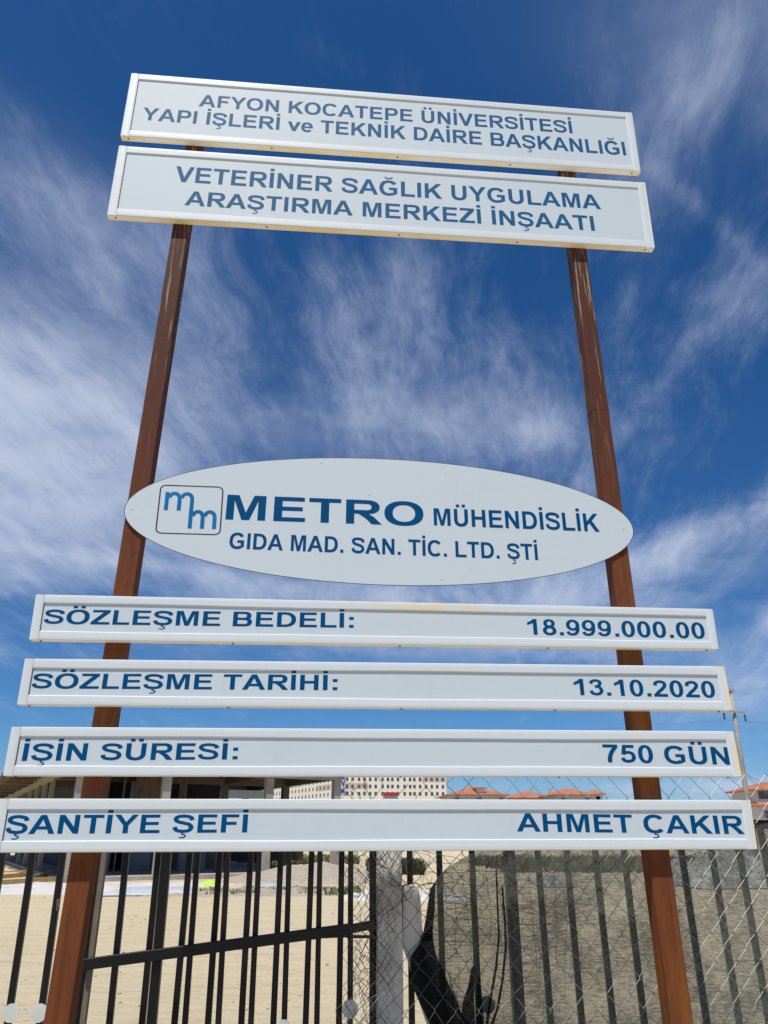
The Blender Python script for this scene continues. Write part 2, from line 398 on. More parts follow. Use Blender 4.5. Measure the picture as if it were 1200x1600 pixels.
# ---------------------------------------------------------------- lettering
SV, SH = .205, .165
def rect(x0, x1, y0, y1): return [(x0, y0), (x1, y0), (x1, y1), (x0, y1)]
def arc(cx, cy, rx, ry, a0, a1, sv=SV, sh=SH, n=30, e=2.25):
    out = []
    def P(rx, ry, a):
        c, s = cos(a), sin(a)
        return (cx + rx*math.copysign(abs(c)**(2/e), c), cy + ry*math.copysign(abs(s)**(2/e), s))
    for i in range(n):
        a, b = radians(a0 + (a1-a0)*i/n), radians(a0 + (a1-a0)*(i+1)/n)
        q = [P(rx, ry, a), P(rx, ry, b), P(rx-sv, ry-sh, b), P(rx-sv, ry-sh, a)]
        out.append(q if a1 > a0 else q[::-1])
    return out
def curve(pts, w, sub=7):
    P = [pts[0]] + list(pts) + [pts[-1]]; c = []
    for i in range(1, len(P)-2):
        for k in range(sub):
            u = k/sub; p0, p1, p2, p3 = P[i-1:i+3]
            c.append(tuple(.5*(2*p1[j] + (p2[j]-p0[j])*u + (2*p0[j]-5*p1[j]+4*p2[j]-p3[j])*u*u + (3*p1[j]-p0[j]-3*p2[j]+p3[j])*u**3) for j in (0, 1)))
    c.append(pts[-1]); L = []
    for i, p in enumerate(c):
        a, b = c[max(0, i-1)], c[min(len(c)-1, i+1)]; dx, dy = b[0]-a[0], b[1]-a[1]; q = math.hypot(dx, dy) or 1
        nx, ny = -dy/q, dx/q
        ww = w * (1 - .12*abs(ny))
        L.append(((p[0]+nx*ww/2, p[1]+ny*ww/2), (p[0]-nx*ww/2, p[1]-ny*ww/2)))
    return [[L[i][1], L[i+1][1], L[i+1][0], L[i][0]] for i in range(len(L)-1)]
def dots(cx): return [rect(cx-.26, cx-.07, 1.1, 1.27), rect(cx+.07, cx+.26, 1.1, 1.27)]
def ced(cx): return curve([(cx+.02, .02), (cx-.01, -.07), (cx+.09, -.1), (cx+.12, -.19), (cx+.02, -.26), (cx-.12, -.245)], .07, 5)
Scurve = [(.80, .69), (.74, .845), (.47, .915), (.215, .865), (.155, .73), (.25, .61), (.47, .535), (.70, .45), (.785, .29), (.70, .135), (.47, .083), (.215, .145), (.125, .32)]
def G_(ch):
    if ch == 'A': return [[(0,0),(.225,0),(.5,.765),(.5,1),(.39,1)], [(1.0,0),(.61,1),(.5,1),(.5,.765),(.78,0)], rect(.27,.73,.23,.395)], 1.008
    if ch == 'B': return [rect(.1,.305,0,1), rect(.3,.61,.845,1), rect(.3,.62,.435,.59), rect(.3,.62,0,.165)] + arc(.6,.72,.30,.28,-90,90,sv=.2,sh=.155) + arc(.61,.295,.335,.295,-90,90,sh=.16), 1.008
    if ch in 'CÇ': return arc(.53,.5,.475,.518,38,318,n=44,sh=.172) + (ced(.52) if ch == 'Ç' else []), 1.008
    if ch == 'D': return [rect(.1,.305,0,1), rect(.3,.46,0,.168), rect(.3,.46,.832,1)] + arc(.45,.5,.495,.5,-90,90,sh=.168), 1.008
    if ch == 'E': return [rect(.1,.305,0,1), rect(.3,.85,.832,1), rect(.3,.81,.435,.6), rect(.3,.875,0,.168)], .932
    if ch == 'F': return [rect(.1,.305,0,1), rect(.3,.80,.832,1), rect(.3,.71,.42,.588)], .853
    if ch in 'GĞ':
        r = arc(.545,.5,.485,.518,36,308,n=44,sh=.172) + [rect(.56,.99,.375,.54), rect(.785,.99,.14,.4), [(.78,.02),(.99,.14),(.99,.2),(.785,.2)]]
        if ch == 'Ğ': r += arc(.545,1.24,.22,.15,180,360,sv=.09,sh=.085,n=14)
        return r, 1.086
    if ch == 'H': return [rect(.1,.305,0,1), rect(.705,.91,0,1), rect(.3,.71,.425,.597)], 1.008
    if ch in 'Iİ': return [rect(.095,.30,0,1)] + ([rect(.095,.30,1.1,1.27)] if ch == 'İ' else []), .388
    if ch == 'K': return [rect(.1,.305,0,1), [(.30,.31),(.46,.46),(.6,.60),(.985,1),(.72,1),(.30,.555)], [(.45,.44),(.75,0),(1.01,0),(.60,.61)]], 1.008
    if ch == 'L': return [rect(.1,.305,0,1), rect(.3,.82,0,.168)], .853
    if ch == 'M': return [rect(.1,.29,0,1), rect(.873,1.063,0,1), [(.285,.8),(.487,0),(.675,0),(.878,.8),(.878,1),(.767,1),(.581,.3),(.395,1),(.285,1)]], 1.163
    if ch == 'N': return [rect(.1,.297,0,1), rect(.705,.902,0,1), [(.28,.67),(.70,0),(.72,.34),(.305,1),(.28,1)]], 1.008
    if ch in 'OÖ': return arc(.543,.5,.492,.518,0,360,sv=.21,sh=.17,n=60) + (dots(.543) if ch == 'Ö' else []), 1.086
    if ch == 'P': return [rect(.1,.305,0,1), rect(.3,.56,.838,1), rect(.3,.56,.375,.537)] + arc(.55,.6875,.335,.3125,-90,90,sh=.162), .932
    if ch == 'R': return [rect(.1,.305,0,1), rect(.3,.64,.838,1), rect(.3,.64,.42,.58)] + arc(.63,.71,.31,.29,-90,90,sh=.162) + [[(.40,.43),(.58,.25),(.745,0),(.995,0),(.80,.30),(.62,.46)]], 1.008
    if ch in 'SŞ': return curve(Scurve, .192) + (ced(.45) if ch == 'Ş' else []), .932
    if ch == 'T': return [rect(.3265,.5315,0,.9), rect(.03,.828,.832,1)], .853
    if ch in 'UÜ': return [rect(.1,.305,.36,1), rect(.70,.905,.36,1)] + arc(.5025,.385,.4025,.402,180,360,sh=.172,n=26) + (dots(.5) if ch == 'Ü' else []), 1.008
    if ch == 'V': return [[(0,1),(.357,0),(.466,0),(.466,.3),(.22,1)], [(.932,1),(.712,1),(.466,.3),(.466,0),(.575,0)]], .932
    if ch == 'Y': return [rect(.363,.568,0,.44), [(0,1),(.363,.42),(.568,.42),(.932,1),(.697,1),(.466,.6),(.235,1)]], .932
    if ch == 'Z': return [rect(.06,.81,.835,1), rect(.02,.83,0,.168), [(.02,.15),(.28,.155),(.81,.84),(.535,.85)]], .853
    if ch == '0': return arc(.388,.5,.33,.515,0,360,sv=.195,sh=.155,n=50), .777
    if ch == '1': return [rect(.37,.565,0,1), [(.09,.60),(.38,.74),(.38,1),(.30,.90),(.09,.775)]], .777
    if ch == '2': return curve([(.14,.68),(.19,.85),(.39,.918),(.58,.85),(.61,.68),(.49,.49),(.28,.28),(.15,.10)], .185) + [rect(.04,.715,0,.172)], .777
    if ch == '3': return curve([(.13,.72),(.21,.87),(.39,.918),(.56,.85),(.57,.69),(.45,.565),(.32,.545)], .175) + curve([(.32,.545),(.52,.52),(.63,.31),(.54,.13),(.36,.082),(.19,.14),(.12,.29)], .18), .777
    if ch == '5': return [rect(.19,.67,.832,1), [(.16,1),(.08,.46),(.25,.44),(.345,1)]] + curve([(.16,.50),(.36,.585),(.56,.52),(.625,.32),(.55,.14),(.36,.082),(.19,.13),(.12,.27)], .185), .777
    if ch == '7': return [rect(.05,.72,.83,1)] + curve([(.63,.87),(.44,.58),(.34,.28),(.32,0)], .2), .777
    if ch == '8': return arc(.388,.742,.285,.27,0,360,sv=.175,sh=.145,n=40,e=2.1) + arc(.388,.285,.335,.30,0,360,sv=.19,sh=.155,n=40,e=2.1), .777
    if ch == '9': return arc(.375,.665,.33,.35,0,360,sv=.185,sh=.15,n=40,e=2.1) + curve([(.61,.66),(.60,.36),(.50,.14),(.34,.08),(.18,.12),(.11,.25)], .175), .777
    if ch == '.': return [rect(.1,.30,0,.2)], .388
    if ch == ':': return [rect(.14,.345,0,.2), rect(.14,.345,.53,.73)], .465
    if ch == 'v': return [[(0,.725),(.29,0),(.388,0),(.388,.27),(.22,.725)], [(.777,.725),(.56,.725),(.388,.27),(.388,0),(.49,0)]], .777
    if ch == 'e': return arc(.39,.362,.345,.382,0,322,sv=.19,sh=.145,n=36) + [rect(.2,.735,.30,.43)], .777
    return [], .388
def union2d(polys):
    vs, fs = [], []
    polys = [t for p in polys for t in ([p] if len(p) != 4 else [[p[0], p[1], p[2]], [p[0], p[2], p[3]]])]
    for p in polys:
        ar = sum(p[i][0]*p[(i+1) % len(p)][1] - p[(i+1) % len(p)][0]*p[i][1] for i in range(len(p)))
        if abs(ar) < 1e-7: continue
        if ar < 0: p = p[::-1]
        k = len(vs); vs += [Vector(q) for q in p]; fs.append(list(range(k, k+len(p))))
    r = delaunay_2d_cdt(vs, [], fs, 0, 1e-5)
    return r[0], [f for f, o in zip(r[2], r[5]) if len(o)]
GC = {}
def glyph(ch):
    if ch not in GC:
        ps, adv = G_(ch); GC[ch] = (union2d(ps) if ps else ([], []), adv)
    return GC[ch]
def ink(text):
    x = 0; lo, hi = 1e9, -1e9
    for ch in text:
        (vs, fs), adv = glyph(ch)
        for v in vs: lo = min(lo, x+v[0]); hi = max(hi, x+v[0])
        x += adv
    return lo, hi
def lettering(text, p0, p1, tops, Y, mat, parent, gaps=None):
    """ink starts at pixel p0 and ends at p1 (both on the baseline); tops = cap-line y at either end"""
    a, b = at(*p0, Y), at(*p1, Y)
    h0 = at(p0[0], tops[0], Y).z - a.z; h1 = at(p1[0], tops[1], Y).z - b.z
    lo, hi = ink(text); bm = bmesh.new(); x = 0
    for ch in text + ' ':
        (vs, fs), adv = glyph(ch)
        if ch == ' ' and len(bm.verts):
            put('lettering', bm, mat, parent); bm = bmesh.new()
        nv = []
        for v in vs:
            u = (x + v[0] - lo) / (hi - lo); h = h0 + (h1-h0)*u
            nv.append(bm.verts.new((a.x + (b.x-a.x)*u, Y, a.z + (b.z-a.z)*u + v[1]*h)))
        for f in fs:
            try: bm.faces.new([nv[i] for i in f])
            except ValueError: pass
        x += adv

# ---------------------------------------------------------------- the construction sign
sign = thing('construction_sign', (.28, .09, 0), 'tall construction site signboard of white text boards on two rusty steel posts', 'sign')
def rust_post(x0, x1, z1, lean=0.0):
    bm = bmesh.new(); box(bm, x0, x1, .048, .148, -.3, z1, .006)
    bmesh.ops.subdivide_edges(bm, edges=[e for e in bm.edges if abs(e.verts[0].co.z - e.verts[1].co.z) > 3], cuts=12)
    for v in bm.verts:
        v.co.x += lean * v.co.z + .0015*sin(v.co.z*1.7 + x0)
    return bm
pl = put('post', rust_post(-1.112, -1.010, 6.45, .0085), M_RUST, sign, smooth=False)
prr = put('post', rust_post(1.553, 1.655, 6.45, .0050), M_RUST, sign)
for p, x, z in ((prr, 1.6239, 3.98),):
    bm = B(x-.0514, x+.0514, .0474, .1486, z, z+.003); put('weld_seam', bm, M_WELD, p)

BOARDS = [  # TL, TR, BR, BL in (x, z); frame width; label
    ((-1.499, 6.583), (2.165, 6.559), (2.144, 5.960), (-1.488, 5.962), .056, 'uppermost white header board with two lines of pale blue text'),
    ((-1.484, 5.865), (2.157, 5.850), (2.136, 5.249), (-1.472, 5.250), .056, 'white header board just below the top one'),
    ((-1.449, 2.726), (2.072, 2.730), (2.066, 2.513), (-1.440, 2.498), .043, 'white strip board giving the contract price'),
    ((-1.442, 2.403), (2.073, 2.422), (2.074, 2.198), (-1.437, 2.186), .043, 'white strip board giving the contract date'),
    ((-1.441, 2.084), (2.057, 2.096), (2.059, 1.881), (-1.438, 1.870), .043, 'white strip board giving the duration of the work'),
    ((-1.438, 1.772), (2.079, 1.774), (2.069, 1.558), (-1.433, 1.552), .046, 'lowest white strip board naming the site chief')]
DEP = .046; PANEL_Y = .0075
boards = []
for bi, (TL, TR, BR, BLc, fw, lab) in enumerate(BOARDS):
    TL, TR, BR, BLc = map(Vector, (TL, TR, BR, BLc))
    Wd = (TR - TL).length; Ht = (TL - BLc).length
    def mp(u, v, y, TL=TL, TR=TR, BR=BR, BLc=BLc, Wd=Wd, Ht=Ht):
        a, b = u/Wd, v/Ht
        q = (BLc*(1-a) + BR*a)*(1-b) + (TL*(1-a) + TR*a)*b
        return (q.x, y, q.y)
    def mbox(u0, u1, v0, v1, y0, y1):
        bm = bmesh.new(); vs = [bm.verts.new(mp(u, v, y)) for y in (y0, y1) for u, v in ((u0,v0),(u1,v0),(u1,v1),(u0,v1))]
        for f in ((0,1,2,3),(4,5,6,7),(0,1,5,4),(1,2,6,5),(2,3,7,6),(3,0,4,7)): bm.faces.new([vs[i] for i in f])
        return bm
    pan = put('sign_board', mbox(fw*.5, Wd-fw*.5, fw*.5, Ht-fw*.5, PANEL_Y, PANEL_Y+.004), M_PANEL, sign)
    pan['label'] = lab; boards.append(pan)
    # horizontal rails: an extruded profile (v, y), gently crowned
    wav = random.uniform(0, 6)
    def rail(v_outer, v_inner, u0, u1, n=48):
        s = 1 if v_inner > v_outer else -1; w = abs(v_inner - v_outer)
        prof = [(0, DEP), (0, .0030), (.05*w, .0008), (.30*w, 0), (.62*w, .0002), (.93*w, .0006), (1.0*w, .0030), (1.0*w, .012)]
        bm = bmesh.new(); rings = []
        for i in range(n+1):
            u = u0 + (u1-u0)*i/n
            wob = .0011*sin(u*2.1+wav) + .0008*sin(u*5.3+wav*2)
            rings.append([bm.verts.new(mp(u, v_outer + s*(p + (wob if p > .8*w else 0)), y)) for p, y in prof])
        for a, b in zip(rings, rings[1:]):
            for k in range(len(prof)-1): bm.faces.new((a[k], a[k+1], b[k+1], b[k]))
        bm.faces.new(rings[0]); bm.faces.new(rings[-1]); return bm
    gap = .0022
    o = put('frame_rail', rail(Ht, Ht-fw, fw+gap, Wd-fw), M_FRAME_S if bi == 2 else M_FRAME, pan)
    o = put('frame_rail', rail(0, fw, fw+gap, Wd-fw), M_FRAME, pan)
    # yellowed underside lip
    put('underside_flange', mbox(.004, Wd-.004, -.0015, .0, .006, DEP-.002), M_YEL, pan)
    def endp(u0, u1, mat):
        bm = bmesh.new(); w = u1-u0
        sgn = 1 if u0 < 1 else -1
        prof = [(0, DEP), (0, .004), (.08, .0012), (.4, 0), (.8, .0008), (1, .0030), (1, .012)]
        rings = []
        for v in (0, Ht):
            rings.append([bm.verts.new(mp((u0 + p*w) if sgn > 0 else (u1 - p*w), v, y)) for p, y in prof])
        a, b = rings
        for k in range(len(prof)-1): bm.faces.new((a[k], a[k+1], b[k+1], b[k]))
        bm.faces.new(a); bm.faces.new(b); return put('end_rail', bm, mat, pan)
    endp(0, fw, M_FRAME)
    er = endp(Wd-fw, Wd, M_FRAME)
    if bi in (1, 3, 4, 5):
        sr = put('stained_edge', mbox(Wd-(.02 if bi in (3, 4) else .009), Wd+.0006, .001, Ht-.001, -.0006, DEP-.003), M_STAIN, pan)
    put('corner_gap', mbox(fw-.0004, fw+gap+.001, .002, Ht-.002, .0035, .006), M_SEAM, pan)
    # screws under the bottom rail
    for u in (.05, Wd*.28, Wd*.52, Wd*.74, Wd-.06):
        bm = bmesh.new(); x, y, z = mp(u, -.003, .022)
        bmesh.ops.create_cone(bm, cap_ends=True, segments=10, radius1=.0055, radius2=.004, depth=.005, matrix=Matrix.Translation((x, y, z)))
        put('screw', bm, M_SEAM, pan)
TY = PANEL_Y - .0006
L = lettering
b = boards
L('AFYON KOCATEPE ÜNİVERSİTESİ', (310, 166), (895, 208.5), (147.5, 189), TY, M_BLUE2, b[0])
L('YAPI İŞLERİ ve TEKNİK DAİRE BAŞKANLIĞI', (221, 187), (979, 243), (167.5, 222), TY, M_BLUE2, b[0])
L('VETERİNER SAĞLIK UYGULAMA', (272, 283.5), (939.5, 327), (259.2, 305), TY, M_BLUE2, b[1])
L('ARAŞTIRMA MERKEZİ İNŞAATI', (288, 320.5), (930, 360.7), (298, 337.8), TY, M_BLUE2, b[1])
L('SÖZLEŞME BEDELİ:', (67, 974.5), (552.5, 981), (952, 957.8), TY, M_BLUE, b[2])
L('18.999.000.00', (825, 991.5), (1103, 998), (967, 973), TY, M_BLUE, b[2])
L('SÖZLEŞME TARİHİ:', (48, 1075.6), (527, 1078.5), (1052, 1054.5), TY, M_BLUE, b[3])
L('13.10.2020', (898, 1086), (1119, 1090.3), (1060.5, 1064.5), TY, M_BLUE, b[3])
L('İŞİN SÜRESİ:', (33.5, 1189), (371, 1186.5), (1161.3, 1161.3), TY, M_BLUE, b[4])
L('750 GÜN', (944, 1191), (1141.5, 1195), (1163, 1167.5), TY, M_BLUE, b[4])
L('ŞANTİYE ŞEFİ', (7, 1303.3), (386, 1300.6), (1273.5, 1272.3), TY, M_BLUE, b[5])
L('AHMET ÇAKIR', (808, 1299), (1164, 1303.3), (1270.8, 1274.8), TY, M_BLUE, b[5])

# oval board
OY = .0375
lt, rt_ = at(194, 795, OY), at(990, 828, OY)
tp = max(at(x, y, OY).z for x, y in ((500, 713), (540, 713)))
cx, cz = (lt.x+rt_.x)/2, (lt.z+rt_.z)/2; A = (rt_.x-lt.x)/2; Bz = .377; roll = math.atan2(rt_.z-lt.z, rt_.x-lt.x)
bm = bmesh.new(); n = 128; fr, bk = [], []
for y, L_ in ((OY, fr), (OY+.004, bk)):
    for i in range(n):
        t_ = 2*pi*i/n; ux, uz = A*cos(t_), Bz*sin(t_)
        L_.append(bm.verts.new((cx + ux*cos(roll) - uz*sin(roll), y, cz + ux*sin(roll) + uz*cos(roll))))
bm.faces.new(fr); bm.faces.new(bk)
for i in range(n): bm.faces.new((fr[i], fr[(i+1) % n], bk[(i+1) % n], bk[i])).material_index = 1
oval = put('oval_board', bm, [M_PANEL, M_EDGE], sign); oval['label'] = 'large white oval company board between the posts'
OT = OY - .0008
# thin dark rim line
bm = bmesh.new(); rg = []
for k in (1.0, .9975):
    rg.append([bm.verts.new((cx + A*k*cos(2*pi*i/n)*cos(roll) - Bz*(k-(.004 if k < 1 else 0))*sin(2*pi*i/n)*sin(roll), OY-.0004, cz + A*k*cos(2*pi*i/n)*sin(roll) + Bz*(k-(.004 if k < 1 else 0))*sin(2*pi*i/n)*cos(roll))) for i in range(n)])
for i in range(n): bm.faces.new((rg[0][i], rg[0][(i+1) % n], rg[1][(i+1) % n], rg[1][i]))
put('rim_line', bm, M_EDGE, oval)
L('METRO', (352, 811.5), (662, 822), (772.7, 785), OT, M_BLUE, oval)
L('MÜHENDİSLİK', (678, 820.7), (937.5, 831), (794, 803), OT, M_BLUE, oval)
L('GIDA MAD. SAN. TİC. LTD. ŞTİ', (357.5, 857), (841, 875.2), (832, 850.3), OT, M_BLUE, oval)
# logo: rounded frame and the two joined m letters, drawn in the frame's own units
q = [at(*c, OT) for c in ((242.0, 833.5), (344.6, 836.3), (349.8, 760.5), (250.6, 757))]
def lm(u, v):
    a = q[0].lerp(q[1], u); b_ = q[3].lerp(q[2], u); p = a.lerp(b_, v); return (p.x, OT, p.z)
def flat(polys, mat, name):
    vs, fs = union2d(polys); bm = bmesh.new(); nv = [bm.verts.new(lm(v[0], v[1])) for v in vs]
    for f in fs:
        try: bm.faces.new([nv[i] for i in f])
        except ValueError: pass
    return put(name, bm, mat, oval)
rr, th = .1, .021
fr_ = [rect(rr, 1-rr, 0, th), rect(rr, 1-rr, 1-th, 1), rect(0, th, rr, 1-rr), rect(1-th, 1, rr, 1-rr)]
for ax, ay, s0 in ((1-rr, 1-rr, 0), (rr, 1-rr, 90), (rr, rr, 180), (1-rr, rr, 270)): fr_ += arc(ax, ay, rr, rr, s0, s0+90, sv=th, sh=th, n=8, e=2)
flat(fr_, M_LINE, 'logo_frame')
def em(x0, base, top, w, lastbase, firstbase=None):
    s = .062; pitch = w/2; out = [rect(x0, x0+s, firstbase if firstbase is not None else base, top)]
    for k in (0, 1):
        xa = x0 + s + k*pitch - (s*.5 if k else s*.5)
        rx = (pitch + s*.55)/2; cxm = x0 + s*.6 + k*pitch + rx - s*.1; ry = .16
        out += arc(cxm, top-ry+.01, rx, ry, 0, 165, sv=s, sh=.07, n=14, e=2.1)
        out.append(rect(cxm+rx-s, cxm+rx, (lastbase if k else base), top-ry+.015))
    return out
flat(em(.095, .475, .85, .39, .12) + em(.487, .12, .49, .37, .12), M_LOGO, 'logo_letters')
for px_x, px_y in ((206, 795), (502, 722), (577, 772), (974, 825), (690, 905)):
    p = at(px_x, px_y, OY); bm = bmesh.new()
    bmesh.ops.create_cone(bm, cap_ends=True, segments=12, radius1=.007, radius2=.005, depth=.002, matrix=Matrix.Translation((p.x, OY-.001, p.z)) @ Matrix.Rotation(pi/2, 4, 'X'))
    put('screw', bm, M_PANEL, oval)

# ---------------------------------------------------------------- concrete fence post with its strut
cp = thing('concrete_post', (.5, .92, 0), 'grey concrete fence post with a slanting strut beside the tangled wire', 'post')
pa, pb = at(590, 1385, .87), at(628.5, 1385, .87)
bm = B(pa.x, pb.x, .87, .99, -.2, 1.68, .008)
bmesh.ops.subdivide_edges(bm, edges=[e for e in bm.edges if abs(e.verts[0].co.z-e.verts[1].co.z) > 1], cuts=14)
for v in bm.verts: v.co.x += .003*noise.noise(Vector((v.co.x*9, v.co.z*6, 1))); v.co.y += .003*noise.noise(Vector((v.co.z*7, v.co.x*9, 5)))
put('post_shaft', bm, M_CONC, cp)
outl = [(629.5, 1386), (634, 1383), (640, 1384), (648, 1383), (653, 1388), (656, 1396), (658, 1415), (660, 1455), (668, 1500), (690, 1560), (720, 1640), (745, 1700), (716, 1705), (690, 1650), (668, 1600), (655, 1562), (645, 1525), (638, 1500), (629.5, 1478)]
bm = bmesh.new(); f0 = [bm.verts.new(at(x, y, .905)) for x, y in outl]; f1 = [bm.verts.new(v.co + Vector((.0, .09, 0))) for v in f0]
bm.faces.new(f0); bm.faces.new(f1[::-1])
for i in range(len(f0)): bm.faces.new((f0[i], f1[i], f1[(i+1) % len(f0)], f0[(i+1) % len(f0)]))
put('strut', bm, M_CONC, cp)

# ---------------------------------------------------------------- bar fence and gate
def vbar(parent, xt, xb, Y, w, mat, ztop=1.70, zbot=.06, name='bar', d=None):
    a, b_ = at(xt, 1332, Y), at(xb, 1600, Y)
    k = (a.x-b_.x)/(a.z-b_.z)
    X = lambda z: b_.x + (z-b_.z)*k
    bm = bar(bmesh.new(), (X(zbot), Y, zbot), (X(ztop), Y, ztop), w, d or w, .003)
    return put(name, bm, mat, parent)
def prb(px):  # straight upright bar: where its foot line falls
    a = at(px, 1332, 1.0); v = Vector((a.x, 1.0, at(px, 1600, 1.0).z)) - CP
    return 600 + FPX*v.dot(RT)/v.dot(FW)
fl = thing('bar_fence', (-.9, 1.0, 0), 'black steel bar fence panel left of the concrete post, seen below the sign', 'fence')
for a, b_ in ((-42, -88), (5, -40), (52, 12), (99, 62), (198, 171), (248, 222), (297, 272.6), (344, 325), (392, 377), (439, 427), (487, 477.5), (534, 529.5)):
    vbar(fl, a, b_, 1.0, .032, M_BLACK)
vbar(fl, 583.5, 584, .985, .046, M_BLACK, name='stile')
for z in (.10, 1.685):
    put('rail', bar(bmesh.new(), (-2.1, 1.0, z), (.33, 1.0, z), .035, .03), M_BLACK, fl)
put('catch_plate', bar(bmesh.new(), at(91.5, 1405, .975), at(90, 1423, .975), .014, .02), M_DARKWIRE, fl)
gt = thing('steel_gate', (-.5, .9, 0), 'black steel gate leaf with a sloping rail, standing in front of the bar fence', 'gate')
for a, b_ in ((309, 289), (356, 341), (405, 392), (452, 444), (500, 495), (548, 547)):
    vbar(gt, a, b_, .9, .029, M_BLACK)
vbar(gt, 261, 237, .9, .048, M_BLACK, name='stile')
vbar(gt, 153, 118, .9, .03, M_BLACK, name='stile', d=.05)
M_GREYF = simple('stile_side_grey', (.16, .135, .11), .6)  # grey for the right side of the gate stile
a_, b2 = at(159.5, 1332, .9), at(126.5, 1600, .9)
put('hinge_channel', bar(bmesh.new(), (b2.x - (a_.x-b2.x)*.9, .91, .06), (a_.x + .012, .91, 1.70), .028, .04), M_GREYF, gt)
for z in (.14, 1.69):
    put('rail', bar(bmesh.new(), (-1.32, .9, z), (.22, .9, z), .035, .03), M_BLACK, gt)
r0, r1 = at(131, 1507, .87), at(549, 1451, .87)
put('sloping_rail', bar(bmesh.new(), r0, r1, .052, .034), M_BLACK, gt)
r2 = at(586, 1444, .90)
put('rusty_arm', bar(bmesh.new(), at(545, 1452, .885), r2, .042, .03), M_RBLACK, gt)
put('latch_bar', bar(bmesh.new(), at(541, 1463.5, .905), at(592, 1463.5, .93), .014, .02), M_RBLACK, gt)
put('latch_plate', bar(bmesh.new(), at(486, 1465.5, .91), at(545, 1463, .91), .008, .02), M_RBLACK, gt)
def disc(parent, x, y, Y):
    p = at(x, y, Y); bm = bmesh.new()
    bmesh.ops.create_cone(bm, cap_ends=True, segments=36, radius1=.042, radius2=.042, depth=.003, matrix=Matrix.Translation(p) @ Matrix.Rotation(pi/2, 4, 'X'))
    put('reflector_disc', bm, M_DISC, parent)
disc(fl, 17, 1583, .978); disc(fl, 61, 1583, .978); disc(gt, 547, 1577, .878); disc(gt, 443, 1608, .878)
frr = thing('bar_fence', (1.9, 1.0, 0), 'black steel bar fence panel behind the green net on the right', 'fence')
for px in (640, 686, 737, 840, 885, 930, 975, 1020, 1065, 1112, 1155, 1195, 1240): vbar(frr, px, prb(px), 1.0, .032, M_BLACK)
vbar(frr, 795, prb(795), 1.0, .06, M_BLACK, name='stile')
for z in (.1, 1.685): put('rail', bar(bmesh.new(), (.45, 1.0, z), (3.2, 1.0, z), .035, .03), M_BLACK, frr)
disc(frr, 762, 1570, .97)

# ---------------------------------------------------------------- shade net
net = thing('shade_net', (1.9, .9, 0), 'torn green shade net hanging on the bar fence, bunched up at its left', 'shade net')
Lpts = [(1250, 760), (1325, 752), (1332, 740), (1342, 720), (1356, 697), (1372, 682), (1386, 673), (1420, 668), (1456, 662), (1496, 650), (1536, 652), (1578, 664), (1600, 676), (1700, 700)]
NY = .93
LW = sorted([(at(x, y, NY).z, at(x, y, NY).x) for y, x in Lpts])
def lx(z):
    if z <= LW[0][0]: return LW[0][1]
    for (z0, x0), (z1, x1) in zip(LW, LW[1:]):
        if z <= z1: return x0 + (x1-x0)*(z-z0)/(z1-z0)
    return LW[-1][1]
nz, nx = 110, 230; bm = bmesh.new(); rows = []
for j in range(nz+1):
    v = j/nz; row = []
    for i in range(nx+1):
        u = i/nx
        top = 1.665 + .012*sin(u*17) + .01*sin(u*41)
        z = .06 + (top-.06)*v
        x0 = lx(z); x = x0 + (3.25-x0)*(u**1.25)
        fold = .022*sin(x*9 + 2.5*noise.noise(Vector((x*.8, z*1.1, 2)))) * (.4+.6*abs(noise.noise(Vector((x, z*.6, 7)))))
        near = exp(-((x-1.02-.05*sin(z*4))/.10)**2)
        fold += near*.035*sin((x-1.0)*75 + z*2.5)
        fold += .010*noise.noise(Vector((x*6, z*4, 0)))
        y = NY - .012 + fold*.8 + .004*noise.noise(Vector((x*25, z*25, 1)))
        row.append(bm.verts.new((x, min(y, .975), z)))
    rows.append(row)
for j in range(nz):
    for i in range(nx): bm.faces.new((rows[j][i], rows[j][i+1], rows[j+1][i+1], rows[j+1][i]))
put('net_sheet', bm, M_NET, net, smooth=True)
def fold_part(left, right, Y, mat, name='net_fold', amp=.02, freq=3):
    """ruled strip between two pixel polylines of equal length"""
    bm = bmesh.new(); rows = []
    m_ = 14
    def res(P, k, n):
        f = k/n*(len(P)-1); i = min(int(f), len(P)-2); f -= i
        return (P[i][0]*(1-f)+P[i+1][0]*f, P[i][1]*(1-f)+P[i+1][1]*f)
    for k in range(41):
        a, b_ = at(*res(left, k, 40), Y), at(*res(right, k, 40), Y)
        rows.append([bm.verts.new(a.lerp(b_, i/m_) + Vector((0, -amp*abs(sin(i/m_*pi*freq + k*.06)) + amp*.3*noise.noise(Vector((i*.4, k*.2, 3))), 0))) for i in range(m_+1)])
    for r1_, r2_ in zip(rows, rows[1:]):
        for i in range(m_): bm.faces.new((r1_[i], r1_[i+1], r2_[i+1], r2_[i]))
    return put(name, bm, mat, net, smooth=True)
NF = .885
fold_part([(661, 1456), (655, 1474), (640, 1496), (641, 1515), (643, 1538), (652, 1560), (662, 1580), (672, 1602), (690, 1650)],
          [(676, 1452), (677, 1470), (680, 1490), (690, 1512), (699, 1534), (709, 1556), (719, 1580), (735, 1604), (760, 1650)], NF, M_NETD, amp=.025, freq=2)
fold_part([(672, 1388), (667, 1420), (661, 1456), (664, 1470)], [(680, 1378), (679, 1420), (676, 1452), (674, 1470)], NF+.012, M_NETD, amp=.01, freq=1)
fold_part([(737, 1510), (731, 1540), (722, 1565), (718, 1600), (716, 1650)], [(742, 1510), (741, 1535), (740, 1560), (742, 1600), (752, 1650)], NF, M_NETD, amp=.015, freq=2)
